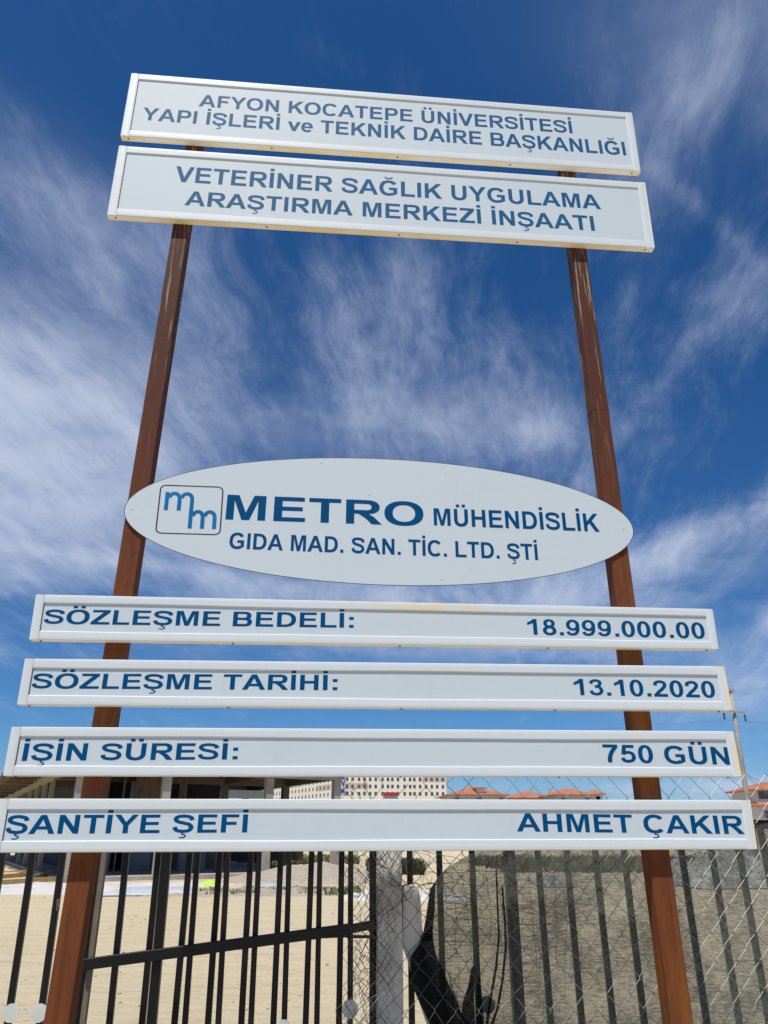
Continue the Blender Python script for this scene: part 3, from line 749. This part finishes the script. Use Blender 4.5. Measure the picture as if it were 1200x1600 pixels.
fold_part([(745, 1525), (744, 1560), (743, 1600), (745, 1650)], [(750, 1525), (753, 1560), (756, 1600), (762, 1650)], NF, M_NETD, amp=.01, freq=1)
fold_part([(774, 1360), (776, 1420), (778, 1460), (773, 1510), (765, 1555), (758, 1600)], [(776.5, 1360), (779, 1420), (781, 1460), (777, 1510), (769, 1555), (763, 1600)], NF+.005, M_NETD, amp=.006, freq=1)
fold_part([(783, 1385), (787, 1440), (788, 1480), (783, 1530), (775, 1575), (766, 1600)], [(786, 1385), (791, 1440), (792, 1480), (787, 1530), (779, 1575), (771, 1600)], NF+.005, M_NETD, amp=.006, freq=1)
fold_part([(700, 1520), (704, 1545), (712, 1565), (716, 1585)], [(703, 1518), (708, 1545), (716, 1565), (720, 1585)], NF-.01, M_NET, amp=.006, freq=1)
# rolled top hem
bm = bmesh.new(); tube(bm, [(.95 + i*.06, NY-.012+.01*sin(i*.7), 1.668 + .012*sin((.95+i*.06)*6) + .006*noise.noise(Vector((i*.5, 0, 0)))) for i in range(39)], .016, 7)
put('rolled_hem', bm, M_NETD, net, smooth=True)

# ---------------------------------------------------------------- chain-link fence
ch = thing('chain_link_fence', (1.7, .8, 0), 'galvanised chain-link fence, frayed at its left end, hanging before the net', 'fence')
CW, CH = .1245, .138; XC0 = .205
def warp(x, z):
    k = exp(-max(0, x-.2)/.38); k2 = .35*exp(-((x-1.0)/.45)**2)
    n1 = noise.noise_vector(Vector((x*5.2, z*5.6, 1.3))); n2 = noise.noise_vector(Vector((x*1.2, z*1.4, 6.1)))
    a = .075*k + .035*k2
    px = x*(1) + n1.x*a + n2.x*.010
    if x < .55: px += -.012*(.55-x)/.35 + .05*k*sin(z*7.3)*.6
    return Vector((px, .80 + n1.y*(.05*k+.02*k2) + n2.y*.02, z + n1.z*a*.8 + n2.z*.012))
nw = int((3.2-XC0)/(CW/2)); nk = int(1.96/(CH/2))
for i in range(nw):
    x0 = XC0 + i*CW/2; pts = []
    for k in range(nk+1):
        z = 1.955 - k*CH/2; s = 1 if (k+i) % 2 else -1
        x = x0 + s*CW/4
        yo = .0035*(1 if k % 2 else -1)
        for dz, dx, in ((.006, -.15), (0, 0), (-.006, -.15)):
            p = warp(x + s*dx*.02, z+dz); p.y += yo*(1 if dz > 0 else -1); pts.append(p)
    # ends twisted into a knuckle or broken off
    if i < 9:
        c0, c1 = random.randint(0, 6), random.randint(0, 8)
        pts = pts[c0*3: len(pts)-c1*3]
    if len(pts) > 4:
        put('wire', tube(bmesh.new(), pts, .0017, 4), M_WIRE if i > 11 else M_DARKWIRE, ch)  # left wires take the darker copy, shadow over the net painted in
# the crushed end of the roll: a second, squeezed run of mesh
for i in range(13):
    x0 = .185 + i*.021; pts = []
    for k in range(nk+1):
        z = 1.93 - k*CH/2*.92 + .02*noise.noise(Vector((i*.8, k*.3, 0))); s = 1 if (k+i) % 2 else -1
        bulge = -.035*sin(k*.42+.8) - .02*sin(k*1.1)
        q1 = noise.noise_vector(Vector((x0*9, z*7, 4.4)))
        pts.append(Vector((x0 + s*.026 + bulge + q1.x*.035, .815 + q1.y*.05, z + q1.z*.03)))
    c0, c1 = random.randint(0, 5), random.randint(0, 3)
    put('wire', tube(bmesh.new(), pts[c0:len(pts)-c1], .0015, 4), M_DARKWIRE, ch)
# the second layer of bent, squarish wire
def scrap(pts, r, mat, Y=None):
    P = []
    for (a, b_) in zip(pts, pts[1:]):
        for k in range(6):
            f = k/6; x = a[0]*(1-f)+b_[0]*f; y = a[1]*(1-f)+b_[1]*f
            P.append(at(x + 1.5*noise.noise(Vector((x*.11, y*.11, 4))), y + 1.5*noise.noise(Vector((x*.11, y*.11, 8))), (Y or .83) + .02*noise.noise(Vector((x*.05, y*.05, 2)))))
    P.append(at(*pts[-1], Y or .83)); put('loose_wire', tube(bmesh.new(), P, r, 4), mat, ch)
for i in range(17):
    x = 690 + i*13.5 + random.uniform(-3, 3); y0 = 1345 + random.uniform(-10, 40) + max(0, (i-12))*26; y1 = random.uniform(1480, 1600) if i < 14 else random.uniform(1500, 1570)
    pts = []; y = y0; xx = x
    while y < y1: pts.append((xx, y)); y += random.uniform(14, 26); xx += random.uniform(-3.5, 4.5) + (x*.0 + (x-600)*.004)
    if len(pts) > 2: scrap(pts, .0012, M_DARKWIRE)
for i in range(15):
    y = 1348 + i*15.5 + random.uniform(-3, 3); x0 = 660 + random.uniform(-10, 40) if i < 9 else 780+random.uniform(-20, 30); x1 = random.uniform(790, 880) + (30 if i > 4 else -20)
    pts = []; x = x0; yy = y
    while x < x1: pts.append((x, yy)); x += random.uniform(14, 26); yy += random.uniform(-2.5, 4.2)
    if len(pts) > 2: scrap(pts, .0012, M_DARKWIRE)
for i in range(34):  # snarl round the frayed end
    y = 1330 + random.uniform(0, 275); x = 572 + random.uniform(-14, 28) - (10 if y > 1480 else 0) - (8 if i % 3 == 0 else 0); pts = [(x, y)]; a = random.uniform(0, 6.28)
    for k in range(random.randint(5, 10)):
        a += random.choice((-1, 1))*random.uniform(.5, 1.5); pts.append((max(546, min(640, pts[-1][0] + 11*cos(a)*.8)), pts[-1][1] + 11*sin(a) + 3))
    scrap(pts, .0012, M_DARKWIRE, .81)
for i in range(20):
    y = 1335 + random.uniform(0, 60); x = 600 + random.uniform(0, 110); pts = [(x, y)]; a = random.uniform(0, 6.28)
    for k in range(7):
        a += random.uniform(-.9, .9); pts.append((pts[-1][0] + 12*cos(a), pts[-1][1] + 10*sin(a)))
    scrap(pts, .0012, M_WIRE if i % 3 == 0 else M_DARKWIRE, .82)
for pts, r in (([(775, 1358), (790, 1352), (805, 1343), (816, 1336), (821, 1335)], .0036), ([(1050, 1342), (1075, 1336), (1095, 1331), (1104, 1330), (1112, 1334)], .0028),
               ([(744, 1340), (762, 1335), (766, 1350), (774, 1356), (792, 1361), (796, 1370), (776, 1372)], .0015), ([(740, 1338), (770, 1339), (782, 1336)], .0015),
               ([(765, 1326), (768, 1345), (775, 1360), (800, 1366), (812, 1367)], .0015), ([(712, 1375), (738, 1357)], .0018), ([(748, 1383), (800, 1353), (830, 1330)], .0015),
               ([(612, 1600), (630, 1580), (640, 1577)], .0015), ([(560, 1600), (590, 1560)], .0014), ([(752, 1345), (757, 1380), (752, 1420)], .0012),
               ([(1170, 1208), (1172, 1214), (1180, 1216), (1190, 1227), (1198, 1240)], .0016), ([(1168, 1216), (1176, 1224), (1186, 1229)], .0014),
               ([(560, 1530), (575, 1545), (590, 1530)], .0014), ([(660, 1330), (700, 1338), (735, 1346)], .0014)):
    scrap(pts, r, M_WIRE, .79)

# ---------------------------------------------------------------- unfinished concrete building
EX, EY = Vector((.908, .418)).normalized(), Vector((-.418, .908)).normalized()
O2 = Vector((-6.7, 30.0)); C0 = O2 + EX*(-3.186)
ub = thing('unfinished_building', (C0.x, C0.y, 0), 'unfinished grey concrete frame building across the sandy yard', 'building')
SOF = 4.42
def lp(t, s): v = O2 + EX*t + EY*s; return (v.x, v.y)
def ubox(name, t, s, lx_, ly_, z0, z1, mat):
    return put(name, obox(bmesh.new(), lp(t, s), EX, EY, lx_, ly_, z0, z1), mat, ub)
FT = (-3.186, .25, 4.85, 8.22)
for t_ in FT: ubox('column', t_-.16, -.16, .34, .34, -.1, SOF-.001, M_BCONC)
for s_ in (8.3, 11.4, 15.0, 18.7, 26.1, 35.2): ubox('column', FT[0]-.16, s_, .2, .24, -.1, SOF-.001, M_BCONC)
for s_, t_ in ((6.15, 8.22), (12.5, 8.22), (6.15, 4.85), (6.15, 2.6), (6.15, .25), (9.6, -1.6)): ubox('column', t_-.16, s_, .34, .34, -.1, SOF-.001, M_BSHADE)
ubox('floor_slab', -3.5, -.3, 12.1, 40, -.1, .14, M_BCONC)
ubox('roof_slab', -5.2, -.45, 13.75, 41, SOF+.002, SOF+.30, M_BSHADE)
for s_ in (-.14, 5.9, 12.0): ubox('beam', -3.5, s_, 11.9, .30, SOF-.42, SOF, M_BSHADE if s_ > 0 else M_BCONC)
for t_ in FT[1:]: ubox('beam', t_-.14, .2, .28, 12, SOF-.40, SOF-.002, M_BSHADE)
ubox('beam', FT[0]-.45, -.4, .30, 38, SOF-.36, SOF-.004, M_BCONC)
for i in range(60):
    s_ = -.3 + i*.62 + random.uniform(-.1, .1)
    ubox('formwork_board', -5.3 - random.uniform(0, .35), s_, 1.6, .42, SOF-.06-random.uniform(0, .22), SOF-.003, M_FORM)
# partition walls deep inside; the near-black ones stand in for shade
ubox('blockwork_or_shade_wall', -2.2, 4.4, 1.4, .2, .14, 3.1, M_GPANEL)
ubox('blockwork_or_shade_wall', -.2, 4.8, 1.3, .2, .14, SOF-.45, M_GPANEL)
ubox('blockwork_or_shade_wall', 2.2, 4.2, 1.3, .2, .14, 2.4, M_GPANEL)
ubox('blockwork_or_shade_wall', -1.6, 7.2, 6.5, .2, .14, SOF-.02, M_OPENSHADE)  # dark back wall, interior shade put into its colour
ubox('blockwork_or_shade_wall', 1.5, 5.4, 3.2, .2, .14, 2.7, M_BSHADE)
ubox('blockwork_or_shade_wall', -1.9, 3.4, .2, 34, .14, SOF-.02, M_OPENSHADE)  # added dark wall, shade behind the left columns painted as a surface
ubox('blockwork_or_shade_wall', -.3, 3.3, 1.1, .15, 3.0, 4.1, M_FORM)
for i in range(5): ubox('prop', -2.4 + i*1.37, 1.4 + (i % 2)*.9, .06, .06, .14, SOF-.003, M_DARKWIRE)
# low rusty edge beam seen in the right bay
ubox('edge_beam', 4.9, 8.5, 5.5, .3, .35, .95, M_RBLACK)
bm = obox(bmesh.new(), lp(3.6, 1.8), EX, EY, 1.7, .12, 3.2, 3.55); put('formwork_board', bm, M_BTARP, ub)

# ---------------------------------------------------------------- dormitory block
KX = Vector((1.0, 0.0)); K0 = Vector((8.0, 330.0))
kb = thing('dormitory_building', (30, 330, 0), 'long cream dormitory block with rows of small windows and blue letters, far behind the yard', 'building')
WX = Vector((-.418, .908))
put('wall', obox(bmesh.new(), K0, KX, Vector((0, 1)), 46.1, 16, 0, 29), M_KYK, kb)
put('wall', obox(bmesh.new(), K0 - KX*.01, Vector((WX.x, WX.y)), Vector((.908, .418)), 92, 16, 0, 28.9), M_KYK, kb)
wm = B(0, 1.05, 0, .16, 0, 1.35).copy()
me_w = bpy.data.meshes.new('window'); wm.to_mesh(me_w); me_w.materials.append(M_GLASSD)
def kwin(x, y, z, rz, mesh=me_w, parent=kb, sc=1.0):
    o = bpy.data.objects.new('window', mesh); COL.objects.link(o); o.parent = parent
    inv = absmat(parent).inverted(); o.location = inv @ Vector((x, y, z)); o.rotation_euler = (0, 0, rz - parent.rotation_euler.z); o.scale = (sc, 1, sc)
    return o
WXS = [11.6, 14.5, 17.7, 21.0, 24.0, 26.9, 30.6, 33.9, 35.9, 38.7, 42.1, 45.4, 47.6, 50.6]
WXS = [at(480 + v/4.8, 1224, 330).x - .6 for v in (300, 341, 390, 432, 473, 515, 566, 607, 640, 682, 731, 773, 805, 847, 892, 935, 975, 1018)]
for r in range(9):
    z = 26.6 - r*2.88 - .85
    for x in WXS: kwin(x, 329.9, z, 0)
import itertools
wa = math.atan2(WX.y, WX.x)
for r in range(3, 6) if False else range(0, 5):
    z = 26.6 - r*2.88 - .85
    for k in range(22):
        s_ = 3 + k*4.0; p = K0 + WX*s_ + Vector((-.908, -.418))*.12
        kwin(p.x, p.y, z, wa + pi, sc=1.0)
bm = bmesh.new()
for (x0, x1, r) in ((300, 450, 2), (880, 1040, 1), (555, 690, 0), (250, 360, 0)):
    xa, xb = at(480 + x0/4.8 - 3, 1224, 330).x, at(480 + x1/4.8 + 1, 1224, 330).x; z = 26.6 - r*2.88 - 1.2
    box(bm, xa, xb, 329.97, 330.2, z, z+2.3)
put('coloured_band', bm, M_KPINK, kb)
bm = bmesh.new()
for s0, r in ((8, 2), (40, 1), (24, 0)):
    p = K0 + WX*s0; obox(bm, p + Vector((-.908, -.418))*.05, WX, Vector((.908, .418)), 15, .3, 26.6-r*2.88-1.2, 26.6-r*2.88+1.1)
put('coloured_band', bm, M_KPINK, kb)
BOLD = {'K': [rect(0, .34, 0, 1), [(.30,.36),(.52,.36),(1,1),(.64,1),(.30,.58)], [(.34,.46),(.64,0),(1.02,0),(.62,.62)]],
        'Y': [rect(.33, .67, 0, .5), [(0,1),(.33,.42),(.67,.42),(1,1),(.66,1),(.5,.66),(.34,1)]]}
for chh, y0, y1 in (('K', 1210.4, 1217.8), ('Y', 1221.0, 1228.3), ('K', 1231.8, 1239.6)):
    vs, fs = union2d(BOLD[chh]); bm = bmesh.new()
    nv = [bm.verts.new(at(532.4 + 7.4*v[0], y1 + (y0-y1)*v[1], 329.6)) for v in vs]
    for f in fs: bm.faces.new([nv[i] for i in f])
    put('lettering', bm, M_KBLUE, kb)
pr_ = at(600, 1242, 250); pq = at(621, 1238, 250)
rd = thing('red_shed', (pr_.x, 250, 0), 'small red panelled shed roof in front of the dormitory', 'shed')
put('wall', B(pr_.x, pq.x, 250, 253, 0, pr_.z-.3), M_HWALL, rd); put('roof', B(pr_.x-.2, pq.x+.2, 249.7, 253.3, pr_.z-.3, pq.z), M_RED, rd)

# ---------------------------------------------------------------- red-roofed houses
def hip(bm, x0, x1, y0, y1, z0, z1, ov=.8):
    x0 -= ov; x1 += ov; y0 -= ov; y1 += ov; d = min((y1-y0), (x1-x0))/2
    v = [bm.verts.new(p) for p in ((x0,y0,z0),(x1,y0,z0),(x1,y1,z0),(x0,y1,z0),(x0+d,(y0+y1)/2,z1),(x1-d,(y0+y1)/2,z1))]
    w = [bm.verts.new(p) for p in ((x0,y0,z0-.25),(x1,y0,z0-.25),(x1,y1,z0-.25),(x0,y1,z0-.25))]
    for f in ((0,1,5,4),(2,3,4,5)): bm.faces.new([v[i] for i in f])
    bm.faces.new((v[1], v[2], v[5])); bm.faces.new((v[3], v[0], v[4]))
    for i in range(4): bm.faces.new((w[i], w[(i+1) % 4], v[(i+1) % 4], v[i]))
    bm.faces.new(w[::-1]); return bm
def house(px0, px1, pe, pr0, Y, depth, wallm, label, storeys=3, dormer=None, chim=(), name='red_roofed_house', extra=None):
    a, c = at(px0, pe, Y), at(px1, pe, Y); ze = a.z; zr = at(px0, pr0, Y + depth/2).z
    h = thing(name, ((a.x+c.x)/2, Y, 0), label, 'house', 'red-roofed houses beyond the fence')
    put('wall', B(a.x+.8, c.x-.8, Y+.8, Y+depth-.8, -.1, ze-.25), wallm, h)
    rf = put('roof', hip(bmesh.new(), a.x+.8, c.x-.8, Y+.8, Y+depth-.8, ze, zr), M_TILE, h)
    n = max(2, int((c.x-a.x)/4.2))
    for s_ in range(storeys):
        for k in range(n):
            x = a.x + 1.8 + (c.x-a.x-4.6)*k/(n-1); z = ze - 2.2 - s_*3.0
            if z > .5:
                f = put('window', B(x, x+1.2, Y+.68, Y+.84, z, z+1.4), M_HWALL2, h); put('pane', B(x+.1, x+1.1, Y+.62, Y+.70, z+.1, z+1.3), M_GLASSD, f)
    for cxp in chim:
        p = at(cxp, pe-2, Y+2); q_ = put('chimney', B(p.x-.45, p.x+.45, Y+2, Y+2.9, ze, zr+.3), M_HWALL, rf)
    if dormer:
        p0, p1, py0, py1 = dormer; A_, B_ = at(p0, py1, Y+1), at(p1, py0, Y+1)
        put('dormer', B(A_.x, B_.x, Y+1, Y+depth/2, A_.z, B_.z), M_HWALL2, rf)
        put('dormer_roof', B(A_.x-.4, B_.x+.4, Y+.6, Y+depth/2+.3, B_.z, B_.z+.35), M_TILE, rf)
    return h
house(699, 797, 1240.5, 1228.5, 190, 18, M_HWALL, 'red-roofed house with a dormer, just right of the cream dormitory', dormer=(746, 756, 1232.5, 1238.5))
house(797, 872, 1246, 1235, 205, 16, M_HWALL, 'red-roofed house with two small chimneys, between two others beyond the fence', chim=(832, 862))
house(866, 932, 1240.5, 1231, 185, 15, M_HWALL, 'red-roofed house with a high ridge, left of the right rusty post')
house(922, 947, 1239.5, 1233.5, 215, 9, M_HWALL2, 'small tower-like house with a flat red roof, beside the right rusty post', storeys=4)
h4 = house(1179, 1290, 1257.5, 1249, 120, 13, M_HWALL2, 'pale house with two red roof levels at the right edge, beside the power pole', storeys=3)
a, c = at(1183, 1250, 122), at(1260, 1233.5, 122)
put('wall', B(a.x, c.x, 122, 130, a.z-1.2, c.z), M_HWALL2, h4)
put('window', B(a.x+.4, a.x+2.3, 121.9, 122.1, c.z-1.5, c.z-.3), M_GLASSD, h4)
put('roof', hip(bmesh.new(), a.x, c.x, 122, 130, c.z+.02, c.z+1.4, .7), M_TILE, h4)
a, c = at(1196, 1285, 120.7), at(1290, 1266, 120.7)
put('coloured_band', B(a.x, c.x, 120.7, 120.78, a.z, c.z), M_HPINK, h4)

# ---------------------------------------------------------------- power pole and line
PY = 45.0
ptop, pbot = at(1141.5, 1079, PY), at(1168, 1250, PY)
kx = (ptop.x-pbot.x)/(ptop.z-pbot.z); X = lambda z: pbot.x + (z-pbot.z)*kx
pp = thing('power_pole', (X(0), PY, 0), 'slim grey concrete power pole with one crossarm, right of the sign boards', 'pole')
put('pole_shaft', tube(bmesh.new(), [(X(z), PY, z) for z in (-.3, 3, 6, ptop.z)], [.20, .17, .145, .105], 10), M_POLE, pp, smooth=True)
ca0, ca1 = at(1127.5, 1108.5, PY-.2), at(1164, 1113.5, PY-.2)
arm = put('crossarm', bar(bmesh.new(), ca0, ca1, .13, .12), M_POLE, pp)
put('cap_bracket', B(ptop.x-.22, ptop.x+.22, PY-.14, PY+.14, ptop.z-.06, ptop.z+.12), M_POLE, pp)
def insul(x, y):
    p = at(x, y, PY-.2); bm = bmesh.new(); prof = []
    for k in range(9): prof += [(p.z - .02 - k*.055, .03), (p.z - .035 - k*.055, .085 if k in (1, 2, 3, 5, 6, 7) else .03)]
    tube(bm, [(p.x, PY-.2, z) for z, r in prof], [r for z, r in prof], 8); put('insulator', bm, M_INS, arm); return Vector((p.x, PY-.2, p.z-.5))
i1, i2 = insul(1130.5, 1113), insul(1163.2, 1116)
def cable(a, b_, sag, label):
    pts = [Vector(a).lerp(Vector(b_), k/24) - Vector((0, 0, sag*4*(k/24)*(1-k/24))) for k in range(25)]
    o = put('power_line', tube(bmesh.new(), pts, .006, 4), M_CABLE); tag(o, label, 'cable')
cable(i1, at(-260, 1190, 75), .6, 'thin overhead cable running left from the inner insulator of the pole')
cable(i2, at(1400, 1125, 40), .3, 'thin overhead cable running right from the outer insulator of the pole')
cable(i1, at(1420, 1118, 38), .3, 'thin overhead cable running right from the inner insulator of the pole')
cable(ptop, at(1400, 1092, 38), .3, 'uppermost thin overhead cable leaving the pole top to the right')

# ---------------------------------------------------------------- yard: heaps, planks, sheets, weeds
def mound(name, cx, cy, rx, ry, h, mat, seed, label, cat, n=42, pw=1.25, kind=None):
    bm = bmesh.new(); g = []
    for j in range(n+1):
        row = []
        for i in range(n+1):
            u, v = i/n*2-1, j/n*2-1; r = math.hypot(u, v)
            hh = max(0, 1-r)**pw if pw > 0 else 0
            nn = noise.fractal(Vector((u*2.2+seed, v*2.2, seed)), 1, 2, 5)
            z = h*hh*(1+.25*nn) + (.05*noise.fractal(Vector((u*11+seed, v*11, 2)), 1, 2, 4) if r < 1 else -.05) - .03
            row.append(bm.verts.new((cx+u*rx, cy+v*ry, z)))
        g.append(row)
    for j in range(n):
        for i in range(n): bm.faces.new((g[j][i], g[j][i+1], g[j+1][i+1], g[j+1][i]))
    o = put(name, bm, mat, smooth=True); return tag(o, label, cat, None, kind)
g1 = atz(470, 1383, 0)
mound('gravel_heap', at(490, 1375, 29.5).x, 29.5, 3.7, 3.2, .62, M_GRAVEL, 3, 'beige gravel heap behind the gate bars, below the lowest board', 'gravel heap', pw=.8)
def strip(name, y0, y1, x0, x1, mat, h, seed, label=None, cat=None, kind=None):
    bm = bmesh.new(); nx_, ny_ = 90, 14; g = []
    for j in range(ny_+1):
        row = []
        for i in range(nx_+1):
            u, v = i/nx_, j/ny_; edge = sin(pi*v)**.6 * min(1, 6*u, 6*(1-u))
            nn = noise.fractal(Vector((u*14+seed, v*3, seed)), 1, 2, 5)
            row.append(bm.verts.new((x0+(x1-x0)*u, y0+(y1-y0)*v, -.06 + edge*(.09 + h*max(0, .5+nn)) + .03*noise.noise(Vector((u*90, v*12, seed))))))
        g.append(row)
    for j in range(ny_):
        for i in range(nx_): bm.faces.new((g[j][i], g[j][i+1], g[j+1][i+1], g[j+1][i]))
    o = put(name, bm, mat, smooth=True); return tag(o, label, cat, None, kind)
strip('crushed_stone', 22.0, 28.0, -16, -2.6, M_STONE, .10, 5, 'pale crushed stone spread in front of the unfinished building', 'gravel', 'stuff')
strip('dirt_bank', 21.0, 23.4, -6.0, 1.2, M_GRAVEL, .10, 9, 'low brown dirt bank in front of the gravel heap', 'dirt', 'stuff')
strip('pale_rubble', 19.0, 21.5, .6, 4.5, M_STONE, .12, 11, 'pale rubble lying beyond the concrete fence post', 'rubble', 'stuff')
def plank(px0, px1, y0, y1, label, w=.16, h=.06, mat=M_PLANK):
    a, c = atz(px0, y0, .12), atz(px1, y1, .12)
    o = put('timber_plank', bar(bmesh.new(), a, c, h, w, .004), mat); tag(o, label, 'plank', 'timber planks by the unfinished building')
plank(-30, 50, 1372, 1366, 'upper yellow timber plank lying left of the rusty post by the building')
plank(-20, 92, 1380, 1373, 'longest yellow timber plank lying nearest the yard on the left')
plank(50, 96, 1371, 1362, 'short timber plank tilted across the others near the left rusty post')
plank(2, 42, 1362, 1361, 'thin timber plank lying closest to the columns on the left')
def crumple(name, cx, cy, rx, ry, h, mat, label, cat, seed):
    bm = bmesh.new(); g = []; n = 20
    for j in range(n+1):
        row = []
        for i in range(n+1):
            u, v = i/n*2-1, j/n*2-1; k = max(0, 1-max(abs(u), abs(v))**3)
            rag = 1 + .2*noise.noise(Vector((u*2, v*2, seed)))
            row.append(bm.verts.new((cx+u*rx*rag, cy+v*ry*rag, (.13 if h < .1 else .02)*k + h*k*(.55+.9*noise.noise(Vector((u*2.3, v*2.3, seed)))+.4*noise.noise(Vector((u*7, v*7, seed)))))))
        g.append(row)
    for j in range(n):
        for i in range(n): bm.faces.new((g[j][i], g[j][i+1], g[j+1][i+1], g[j+1][i]))
    return tag(put(name, bm, mat, smooth=True), label, cat)
p = atz(240, 1391, .1); crumple('plastic_sheet', p.x, p.y+.3, 1.5, .8, .07, M_BTARP, 'pale blue plastic sheet lying on crushed stone near the building', 'sheet', 1)
p = atz(425, 1384, .1); crumple('plastic_sheet', p.x, p.y, .6, .5, .06, M_BTARP, 'small blue sheet at the left foot of the gravel heap', 'sheet', 2)
p = atz(327, 1379, .1); crumple('safety_vest', p.x, p.y, .28, .3, .04, M_HIVIS, 'neon yellow-green cloth lying on the ground by the building', 'cloth', 3)
p = atz(1165, 1388, 0); crumple('white_sheet', p.x+.7, p.y+1.6, 2.3, 1.6, 1.7, M_WTARP, 'large grey-white sheet heaped behind the net at the right edge', 'sheet', 4)
p = atz(875, 1385, 0); crumple('white_sheet', p.x, p.y+1, .6, 1.2, .35, M_WTARP, 'small white sheet heaped behind the net, left of the right rusty post', 'sheet', 5)
def tufts(name, spots, mat, label, n, hh):
    bm = bmesh.new()
    for (x0, x1, y0, y1) in spots:
        for i in range(n):
            x, y = random.uniform(x0, x1), random.uniform(y0, y1)
            if noise.noise(Vector((x*.9, y*.9, 3))) < -.12: continue
            for k in range(4):
                a = random.uniform(0, 6.28); h = hh*random.uniform(.5, 1.2); w = .02*h/.15 + .01; dx, dy = cos(a), sin(a)
                v = [bm.verts.new(q_) for q_ in ((x-dy*w, y+dx*w, -.02), (x+dy*w, y-dx*w, -.02), (x+dx*h*.5, y+dy*h*.5, h))]
                bm.faces.new(v)
    return tag(put(name, bm, mat), label, 'weeds', None, 'stuff')
tufts('weeds', [(-3.6, 1.4, 21.2, 23.6)], M_GRASS, 'dry green weeds along the dirt bank before the gravel heap', 900, .13)
tufts('weeds', [(-5, 2.5, 46, 54)], M_GRASS, 'strip of green weeds beyond the gravel heap', 1800, .42)
tufts('weeds', [(9, 24, 34, 44), (2.5, 4.8, 33, 37)], M_OLIVE, 'dull green weeds growing far behind the net', 2600, .55)
# far sandy bank and scattered stones
strip('sand_bank', 50, 66, -12, 40, M_SAND, .5, 21, 'low sandy bank at the back of the yard', 'sand', 'stuff')
bm = bmesh.new()
for i in range(1500):
    y = 1.4 + random.random()**1.6*26; x = random.uniform(-1, 1)*(1.6+y*.55) + .05*y; r = (.0035 + .014*random.random()**3)*(1+y*.05)
    mt_ = Matrix.Translation((x, y, gz(x, y)+r*.3)) @ Matrix.Rotation(random.uniform(0, 6.28), 4, 'Z') @ Matrix.Diagonal((1.3, 1, .7, 1))
    bmesh.ops.create_icosphere(bm, subdivisions=1, radius=r, matrix=mt_)
tag(put('pebbles', bm, M_PEB), 'small pebbles scattered over the sandy yard', 'pebbles', None, 'stuff')
